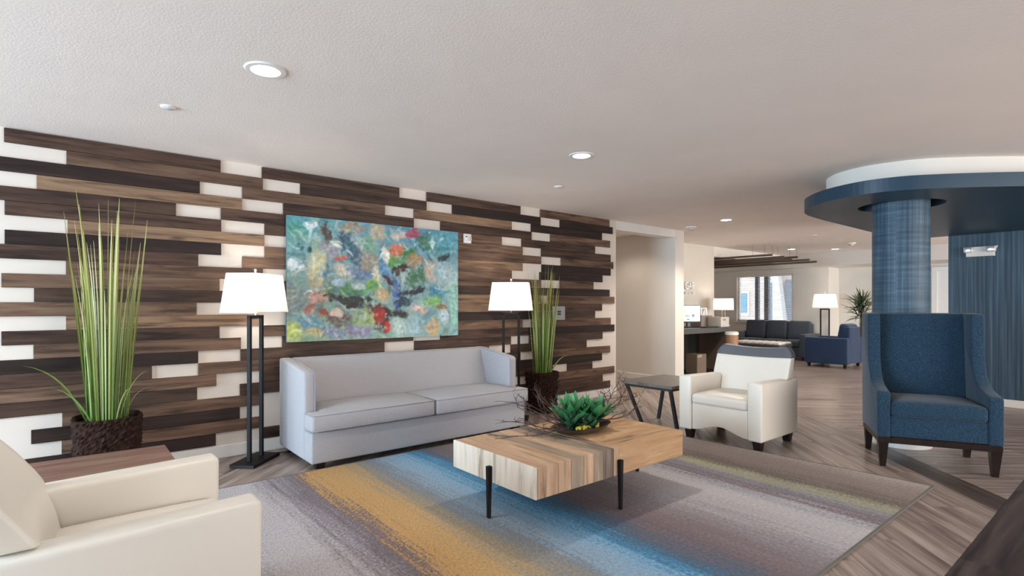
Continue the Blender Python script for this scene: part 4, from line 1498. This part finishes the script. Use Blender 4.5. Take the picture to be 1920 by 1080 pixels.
def make_painting():
    X0, X1, Z0, Z1 = 1.567, 3.449, 0.978, 2.150
    AS = (X1 - X0) / (Z1 - Z0)
    t = thing('abstract_painting', 'large unframed abstract painting in teal, green and blue above the sofa', 'painting', ((X0 + X1) / 2, YW - 0.02, Z0))
    hx, H = (X1 - X0) / 2, Z1 - Z0
    MB().box(-hx + 0.002, hx - 0.002, -0.036, 0.0, 0.002, H - 0.002).build('stretcher_frame', simple('canvas_edge', '#4f7078', 0.8), t)
    nx, nz = 300, 187
    bl = []
    for s in BLOBS.split():
        q = s.split(',')
        bl.append((float(q[0]) * AS, float(q[1]), float(q[2]), float(q[3]), math.radians(float(q[4])), Vector(lin(q[5]))))
    base = {'tl': Vector(lin('#4f8f9c')), 'tr': Vector(lin('#6392ab')), 'bl': Vector(lin('#86a283')), 'br': Vector(lin('#90b3ae')), 'm': Vector(lin('#8ba8ac'))}
    import numpy as np
    gu, gv = np.meshgrid(np.linspace(0, AS, nx + 1), np.linspace(1, 0, nz + 1))

    def field(sx, sy, off, oct_=1):
        out = np.empty(gu.shape)
        for j in range(nz + 1):
            for i in range(nx + 1):
                p = Vector((gu[j, i] * sx, gv[j, i] * sy, off))
                out[j, i] = noise.noise(p) if oct_ == 1 else noise.fractal(p, 1.0, 2.0, oct_)
        return out
    w1, w2, w3, w4 = field(3.1, 3.1, 1.7), field(3.1, 3.1, 9.3), field(11, 11, 4.3), field(11, 11, 7.9)
    fine1, fine2 = field(24, 24, 2.1, 3), field(30, 30, 15.1, 2)
    x, y = gu + 0.045 * w1 + 0.03 * w3, gv + 0.045 * w2 + 0.03 * w4
    mixu, mixv = (gu / AS)[..., None], gv[..., None]
    tp = np.array(base['tl']) * (1 - mixu) + np.array(base['tr']) * mixu
    bt = np.array(base['bl']) * (1 - mixu) + np.array(base['br']) * mixu
    c = tp * (1 - mixv) + bt * mixv
    k = 0.45 * np.clip(1 - np.abs(mixv - 0.5) * 2.4, 0, 1)
    c = c * (1 - k) + np.array(base['m']) * k
    c = c * (1 + 0.35 * fine1[..., None])
    rnd = random.Random(21)
    pal = [Vector(lin(h)) for h in ('#cfe0e0', '#2f6f86', '#7fb3a8', '#3f7f78', '#b9c9b0', '#dcd6c4', '#5f9cc0', '#1f4a58', '#9fb08a', '#8aa8c0')]

    def dab(bx, by, rx, ry, an, col, alpha, rough, soft):
        nonlocal c
        m = 2.0 * max(rx, ry)
        i0, i1 = max(0, int((bx - m) / AS * nx)), min(nx + 1, int((bx + m) / AS * nx) + 2)
        j0, j1 = max(0, int((1 - by - m) * nz)), min(nz + 1, int((1 - by + m) * nz) + 2)
        if i0 >= i1 or j0 >= j1:
            return
        X, Y = x[j0:j1, i0:i1] - bx, y[j0:j1, i0:i1] - by
        ca, sa = math.cos(an), math.sin(an)
        e = ((ca * X + sa * Y) / rx) ** 2 + ((-sa * X + ca * Y) / ry) ** 2
        e = e + rough * (fine1[j0:j1, i0:i1] + 0.8 * fine2[j0:j1, i0:i1] + 0.8 * w3[j0:j1, i0:i1])
        w = np.clip((1 + soft - e) / (2 * soft), 0, 1)
        w = (w * w * (3 - 2 * w) * alpha)[..., None]
        sh = (1 + 0.45 * fine2[j0:j1, i0:i1])[..., None]
        c[j0:j1, i0:i1] = c[j0:j1, i0:i1] * (1 - w) + np.array(col) * sh * w

    def strokes(cnt, alpha, size):
        for q in range(cnt):
            bx, by = rnd.uniform(0, AS), rnd.uniform(0, 1)
            ii, jj = min(nx, int(bx / AS * nx)), min(nz, int((1 - by) * nz))
            an = 3.0 * w1[jj, ii] + 3.0 * w2[jj, ii] + rnd.uniform(-0.5, 0.5)
            here = Vector(c[jj, ii])
            col = here.lerp(rnd.choice(pal), rnd.uniform(0.25, 0.8)) * rnd.uniform(0.7, 1.3)
            ln = size * rnd.uniform(0.6, 1.6)
            dab(bx, by, ln, ln * rnd.uniform(0.12, 0.3), an, col, alpha, 0.35, 0.6)
    strokes(260, 0.6, 0.085)
    for (bx, by, rx, ry, an, bc) in bl:
        dab(bx, by, rx * 1.12, ry * 1.12, an, bc, 0.95, 0.8, 0.85)
        for q in range(4):
            a2, rr_ = rnd.uniform(0, 6.28), rnd.uniform(0.4, 1.1)
            dab(bx + rr_ * rx * math.cos(a2), by + rr_ * ry * math.sin(a2), 0.5 * max(rx, ry), 0.12 * max(rx, ry), rnd.uniform(0, 3.14), bc.lerp(rnd.choice(pal), rnd.uniform(0, 0.6)) * rnd.uniform(0.6, 1.4), 0.65, 0.5, 0.6)
    strokes(200, 0.45, 0.04)
    for (bx, by, rx, ry, an, bc) in bl:
        if sum(bc) < 0.2 or bc[0] > 3 * bc[1]:
            dab(bx, by, rx * 0.95, ry * 0.95, an, bc * 0.8, 0.85, 1.1, 0.5)
    for q in range(26):
        bx, by = rnd.uniform(0, AS), rnd.uniform(0, 1)
        dab(bx, by, rnd.uniform(0.012, 0.03), rnd.uniform(0.003, 0.007), rnd.uniform(0, 3.14), rnd.choice((Vector((0.03, 0.07, 0.07)), Vector((0.8, 0.84, 0.8)))), 0.6, 0.3, 0.6)
    c = np.clip(c, 0, 1)
    vs = [(-hx + gu[j, i] / AS * 2 * hx, -0.037, H * (1 - gv[j, i])) for j in range(nz + 1) for i in range(nx + 1)]
    cols = np.concatenate([c, np.ones(c.shape[:2] + (1,))], axis=2).astype(np.float32).ravel()
    fs = [(j * (nx + 1) + i, j * (nx + 1) + i + 1, (j + 1) * (nx + 1) + i + 1, (j + 1) * (nx + 1) + i) for j in range(nz) for i in range(nx)]
    me = bpy.data.meshes.new('canvas')
    me.from_pydata(vs, [], fs)
    ca = me.color_attributes.new('paint', 'FLOAT_COLOR', 'POINT')
    ca.data.foreach_set('color', cols)
    m, nt, b = new_mat('oil_paint')
    at = N(nt, 'ShaderNodeVertexColor', layer_name='paint')
    nt.links.new(at.outputs['Color'], b.inputs['Base Color'])
    b.inputs['Roughness'].default_value = 0.5
    tc = N(nt, 'ShaderNodeTexCoord')
    nz_ = N(nt, 'ShaderNodeTexNoise')
    nz_.inputs['Scale'].default_value = 60
    nz_.inputs['Distortion'].default_value = 2
    nt.links.new(tc.outputs['Object'], nz_.inputs['Vector'])
    bp = N(nt, 'ShaderNodeBump')
    bp.inputs['Strength'].default_value = 0.25
    bp.inputs['Distance'].default_value = 0.003
    nt.links.new(nz_.outputs['Fac'], bp.inputs['Height'])
    nt.links.new(bp.outputs['Normal'], b.inputs['Normal'])
    me.materials.append(m)
    o = bpy.data.objects.new('canvas', me)
    COL.objects.link(o)
    o.parent = t


make_painting()

# wall fittings
t = thing('alarm_strobe', 'small white alarm strobe on the planks right of the painting', 'alarm', (3.592, YW - 0.019, 2.036))
MB().box(-0.05, 0.05, -0.03, 0.0, 0, 0.108).build('housing', M['plastic'], t, bevel=0.004, segs=1)
MB().rbox(0.0, 0.045, -0.048, -0.025, 0.03, 0.075, 0.006, 2).build('strobe_lens', M['beige'], t, smooth=True)
MB().box(-0.035, -0.01, -0.033, -0.029, 0.07, 0.08).build('mark', M['darkplastic'], t)
t = thing('switch_plate', 'square metal wall plate on the planks right of the second grass plant', 'wall plate', (5.085, YW - 0.019, 1.12))
MB().box(-0.115, 0.115, -0.012, 0.0, 0, 0.185).build('plate', M['silver'], t, bevel=0.004, segs=1)
for i in (-1, 1):
    for j in (-1, 1):
        MB().box(i * 0.016 - 0.011, i * 0.016 + 0.011, -0.017, -0.0115, 0.095 + j * 0.016 - 0.011, 0.095 + j * 0.016 + 0.011).build('button', M['darkplastic'], t)
t = thing('emergency_light', 'white twin-head emergency light high on the blue wall', 'emergency light', (9.389, 1.575, 1.965), 0)
MB().prism([(-0.145, 0), (0.145, 0), (0.145, 0.08), (0.175, 0.13), (-0.175, 0.13), (-0.145, 0.08)], -0.07, 0.0, 'x').build('housing', M['plastic'], t, bevel=0.006, segs=2)
for s in (-1, 1):
    h = MB().rbox(-0.115, -0.055, s * 0.115 - 0.05, s * 0.115 + 0.05, 0.05, 0.125, 0.02, 4).build('lamp_head', M['plastic'], t, smooth=True)
    MB().rbox(-0.119, -0.11, s * 0.115 - 0.038, s * 0.115 + 0.038, 0.062, 0.113, 0.004, 2).build('lens', M['silver'], h, smooth=True)

# ------------------------------------------------------------------ lettering on the desk wall
def letters(txt, x, z, h, w):
    c = bpy.data.curves.new('letters', 'FONT')
    c.body = txt
    c.size = h * 1.38
    c.extrude = 0.02
    c.space_character = 1.05
    o = bpy.data.objects.new('letters', c)
    COL.objects.link(o)
    c.materials.append(M['lettering'])
    o.rotation_euler = (PI / 2, 0, 0)
    bpy.context.view_layer.update()
    wd = max(0.01, o.dimensions.x)
    me = bpy.data.meshes.new_from_object(o.evaluated_get(bpy.context.evaluated_depsgraph_get()))
    bpy.data.objects.remove(o)
    n = bpy.data.objects.new('letters', me)
    COL.objects.link(n)
    n.rotation_euler = (PI / 2, 0, 0)
    n.scale = (w / wd, 1, 1)
    n.location = (x, -0.021, z)
    return n


M['lettering'] = simple('white_lettering', '#fbfaf8', 0.4, 0.01)
sg = thing('wall_lettering', 'raised white lettering on the wall above the desk', 'sign', (9.56, 6.178, 1.54))
a = letters('GAP', 0.01, 0.10, 0.155, 0.32)
a.parent = sg
b = letters('ENCE', 0.01, 0.0, 0.055, 0.32)
b.parent = sg

# ------------------------------------------------------------------ desk corner
DY0, DY1 = 5.52, 6.175
t = thing('desk', 'dark grey laminate desk with black kneehole beside the pillar', 'desk', (8.07, DY0, 0))
MB().box(0, 2.12, 0, DY1 - DY0, 0.79, 0.885).build('desk_top', M['desk'], t, bevel=0.004, segs=1)
MB().box(0.0, 0.06, 0.02, DY1 - DY0, 0, 0.79).build('side_panel', M['desk'], t)
MB().box(2.0, 2.12, 0.02, DY1 - DY0, 0, 0.79).build('side_panel', M['cardboard'], t)
MB().box(0.06, 2.0, DY1 - DY0 - 0.03, DY1 - DY0, 0, 0.79).build('modesty_panel', M['deskback'], t)
MB().box(0.06, 2.0, 0.03, DY1 - DY0 - 0.03, 0.01, 0.03).build('plinth', M['deskback'], t)
t = thing('waste_box', 'brown box standing on the floor under the desk', 'box', (9.28, 5.72, 0.031))
MB().box(-0.16, 0.16, -0.12, 0.12, 0, 0.36).build('carton', M['cardboard'], t, bevel=0.004, segs=1)
MB().box(-0.16, 0.0, -0.125, -0.12, 0.30, 0.36).build('flap', M['taupe'], t)

t = thing('computer_monitor', 'computer monitor with pale lit screen on the dark desk', 'monitor', (9.32, 5.90, 0.886), math.radians(-24))
MB().rbox(-0.25, 0.25, -0.015, 0.02, 0.09, 0.43, 0.006, 2).build('bezel', M['darkplastic'], t, smooth=True)
sc_ = MB().box(-0.235, 0.235, -0.018, -0.0155, 0.12, 0.42).build('screen', M['screen'], t)
MB().box(0.05, 0.11, -0.0195, -0.0185, 0.20, 0.26).box(-0.10, 0.0, -0.0195, -0.0185, 0.21, 0.235).box(-0.06, 0.0, -0.0195, -0.0185, 0.14, 0.17).build('screen_marks', simple('screen_mark', '#8fa6b4', 0.5), sc_)
MB().box(-0.03, 0.03, 0.0, 0.03, 0.01, 0.1).build('neck', M['darkplastic'], t)
MB().lathe([(0.0001, 0.0), (0.11, 0.0), (0.11, 0.008), (0.0001, 0.014)], 24, cap=False).build('foot', M['darkplastic'], t)
t = thing('keyboard', 'black keyboard lying on the desk in front of the monitor', 'keyboard', (9.56, 5.605, 0.886), 0.0)
MB().box(-0.22, 0.22, -0.06, 0.06, 0, 0.015).build('case', M['darkplastic'], t, bevel=0.003, segs=1)
kk = MB()
for i in range(14):
    for j in range(4):
        kk.box(-0.21 + i * 0.03, -0.186 + i * 0.03, -0.052 + j * 0.027, -0.03 + j * 0.027, 0.015, 0.02)
tag(kk.build('keys', M['blacktable'], t), kind='stuff')
t = thing('paper_organizer', 'taupe desktop organizer behind the monitor with canisters on top', 'organizer', (9.86, 6.0, 0.886))
MB().box(-0.20, 0.21, -0.16, 0.16, 0, 0.225).build('case', M['taupe'], t, bevel=0.004, segs=1)
MB().box(-0.21, 0.22, -0.17, 0.17, 0.225, 0.236).build('lid', M['beige'], t)
cn = ['leftmost', 'second', 'third', 'fourth', 'rightmost']
for i in range(5):
    t = thing('canister', cn[i] + ' of five shiny canisters on the taupe organizer', 'canister', (9.70 + 0.088 * i, 5.99, 1.1225), 0, 'shiny canisters above the desk')
    MB().lathe([(0.0001, 0), (0.036, 0.0), (0.036, 0.115), (0.03, 0.125)], 20, cap=False).build('body', M['silver' if i % 2 else 'plastic'], t, smooth=True)
    MB().lathe([(0.037, 0.12), (0.037, 0.14), (0.0001, 0.143)], 20, cap=False).build('lid', M['silver'], t, smooth=True)
t = thing('printer', 'small off-white printer at the right end of the dark desk', 'printer', (10.02, 5.68, 0.886))
MB().rbox(-0.17, 0.14, -0.15, 0.15, 0, 0.2, 0.015, 3).build('case', M['beige'], t, smooth=True)
MB().box(-0.12, 0.10, -0.19, -0.14, 0.03, 0.038).build('paper_tray', M['plastic'], t)
MB().box(-0.10, 0.0, -0.153, -0.149, 0.13, 0.16).build('display', M['taupe'], t)


t = thing('table_lamp', 'table lamp with white drum shade beyond the right end of desk', 'table lamp', (10.42, 5.80, 0.72))
MB().lathe([(0.0001, 0.0), (0.10, 0.0), (0.10, 0.015), (0.0001, 0.02)], 28, cap=False).build('base', M['tan'], t, smooth=True)
for s in (-1, 1):
    MB().tube([(s * 0.055, 0, 0.015), (s * 0.055, 0, 0.50)], 0.013, 8).build('pole', M['taupe'], t, smooth=True)
MB().box(-0.07, 0.07, -0.01, 0.01, 0.49, 0.51).build('crossbar', M['taupe'], t)
MB().lathe([(0.20, 0.50), (0.19, 0.735)], 40, cap=False).build('lamp_shade', M['shade'], t, smooth=True)
l = bpy.data.lights.new('lamp_bulb_glow', 'POINT')
l.energy = 4
l.color = (1.0, 0.88, 0.74)
l.shadow_soft_size = 0.03
lo = bpy.data.objects.new('lamp_bulb_glow', l)
COL.objects.link(lo)
lo.location = (0, 0, 0.63)
lo.parent = t
t = thing('lamp_table', 'small brown table carrying the drum-shade lamp beyond the desk', 'table', (10.42, 5.80, 0))
MB().box(-0.22, 0.22, -0.17, 0.165, 0.69, 0.719).build('table_top', M['tan'], t, bevel=0.003, segs=1)
for x in (-0.19, 0.19):
    for y in (-0.14, 0.135):
        MB().box(x - 0.02, x + 0.02, y - 0.02, y + 0.02, 0, 0.69).build('leg', M['tan'], t)

t = thing('round_stool', 'small round tan stool with cream top in front of the desk end', 'stool', (9.92, 5.35, 0))
MB().lathe([(0.0001, 0.44), (0.10, 0.44), (0.115, 0.5), (0.12, 0.72), (0.11, 0.735)], 24, cap=False).build('body', M['tan'], t, smooth=True)
MB().lathe([(0.105, 0.735), (0.125, 0.75), (0.125, 0.79), (0.1, 0.81), (0.0001, 0.812)], 24, cap=False).build('seat_pad', M['cream'], t, smooth=True)
for i in range(4):
    a = PI / 4 + i * PI / 2
    x, y = 0.085 * math.cos(a), 0.085 * math.sin(a)
    MB().frustum(x * 1.5 - .01, x * 1.5 + .01, y * 1.5 - .01, y * 1.5 + .01, 0, x - .014, x + .014, y - .014, y + .014, 0.442).build('leg', M['blackwood'], t)


# ------------------------------------------------------------------ far lounge furniture
def lounge_seat(name, label, cat, loc, rz, w, mat, cushions, seatmat=None):
    t = thing(name, label, cat, loc, rz)
    D = 0.42
    MB().rbox(-w + 0.1, w - 0.1, -D + 0.03, D - 0.01, 0.085, 0.32, 0.02, 4).build('base', M[mat], t, smooth=True)
    for s in (-1, 1):
        MB().rbox(min(s * w, s * (w - 0.14)), max(s * w, s * (w - 0.14)), -D, D, 0.08, 0.63, 0.025, 4).build('armrest', M[mat], t, smooth=True)
    cw = (2 * w - 0.28) / cushions
    for i in range(cushions):
        x0 = -w + 0.14 + i * cw
        MB().rbox(x0 + 0.005, x0 + cw - 0.005, -D + 0.01, D - 0.15, 0.32, 0.46, 0.035, 5, crown=0.02).build('seat_cushion', M[mat], t, smooth=True)
        o = MB().rbox(x0 + 0.005, x0 + cw - 0.005, -0.09, 0.09, 0.0, 0.48, 0.06, 6).build('back_cushion', M[mat], t, smooth=True)
        o.location = (0, 0.22, 0.45)
        o.rotation_euler = (-0.17, 0, 0)
    MB().rbox(-w + 0.13, w - 0.13, D - 0.13, D, 0.3, 0.86, 0.03, 4).build('backrest', M[mat], t, smooth=True)
    for x in (-w + 0.07, w - 0.07):
        for y in (-D + 0.07, D - 0.07):
            MB().frustum(x - 0.02, x + 0.02, y - 0.02, y + 0.02, 0, x - 0.03, x + 0.03, y - 0.03, y + 0.03, 0.085).build('leg', M['blackwood'], t)
    return t


lounge_seat('lounge_sofa', 'charcoal sofa under the far window with the slatted blind', 'sofa', (13.80, 6.35, 0), -PI / 2, 0.95, 'charcoal', 3)
lounge_seat('lounge_armchair', 'navy armchair in the far lounge seen from its side', 'armchair', (12.83, 4.60, 0), PI, 0.44, 'navy', 1)

t = thing('lounge_table', 'low table with white tufted glossy top before the charcoal sofa', 'table', (12.45, 6.0, 0))
MB().rbox(-0.33, 0.33, -0.58, 0.58, 0.36, 0.43, 0.03, 6).build('frame', M['charcoal'], t, smooth=True)
for i in range(4):
    for j in range(7):
        MB().rbox(-0.31 + i * 0.155, -0.158 + i * 0.155, -0.56 + j * 0.16, -0.403 + j * 0.16, 0.43, 0.475, 0.02, 3, crown=0.012).build('tuft', M['cream'], t, smooth=True)
for x in (-0.26, 0.26):
    for y in (-0.5, 0.5):
        MB().frustum(x - 0.02, x + 0.02, y - 0.02, y + 0.02, 0, x - 0.03, x + 0.03, y - 0.03, y + 0.03, 0.361).build('leg', M['tan'], t)

t = thing('potted_palm', 'dark spiky potted palm standing left of the blue column', 'potted plant', (13.95, 4.42, 0))
MB().lathe([(0.0001, 0.0), (0.15, 0.0), (0.20, 0.42), (0.205, 0.45), (0.17, 0.45), (0.165, 0.41), (0.0001, 0.41)], 28, cap=False).build('pot', M['taupe'], t, smooth=True)
MB().tube([(0, 0, 0.40), (0.02, 0.01, 0.8), (0.0, 0.0, 1.22)], [0.03, 0.026, 0.022], 8).build('trunk', M['twig'], t, smooth=True)
pl_ms = [leaf_mesh(0.40, 0.017, 0.003, c, M['palm']) for c in (-0.7, -0.2, 0.25)]
rr = random.Random(5)
for i in range(90):
    o = bpy.data.objects.new('leaf', pl_ms[i % 3])
    COL.objects.link(o)
    o.parent = t
    o.location = (rr.uniform(-.06, .06), rr.uniform(-.06, .06), 1.18 + rr.uniform(-0.14, 0.28))
    o.rotation_euler = (rr.uniform(-.4, .4), -rr.uniform(-0.5, 1.2), rr.uniform(0, 2 * PI))
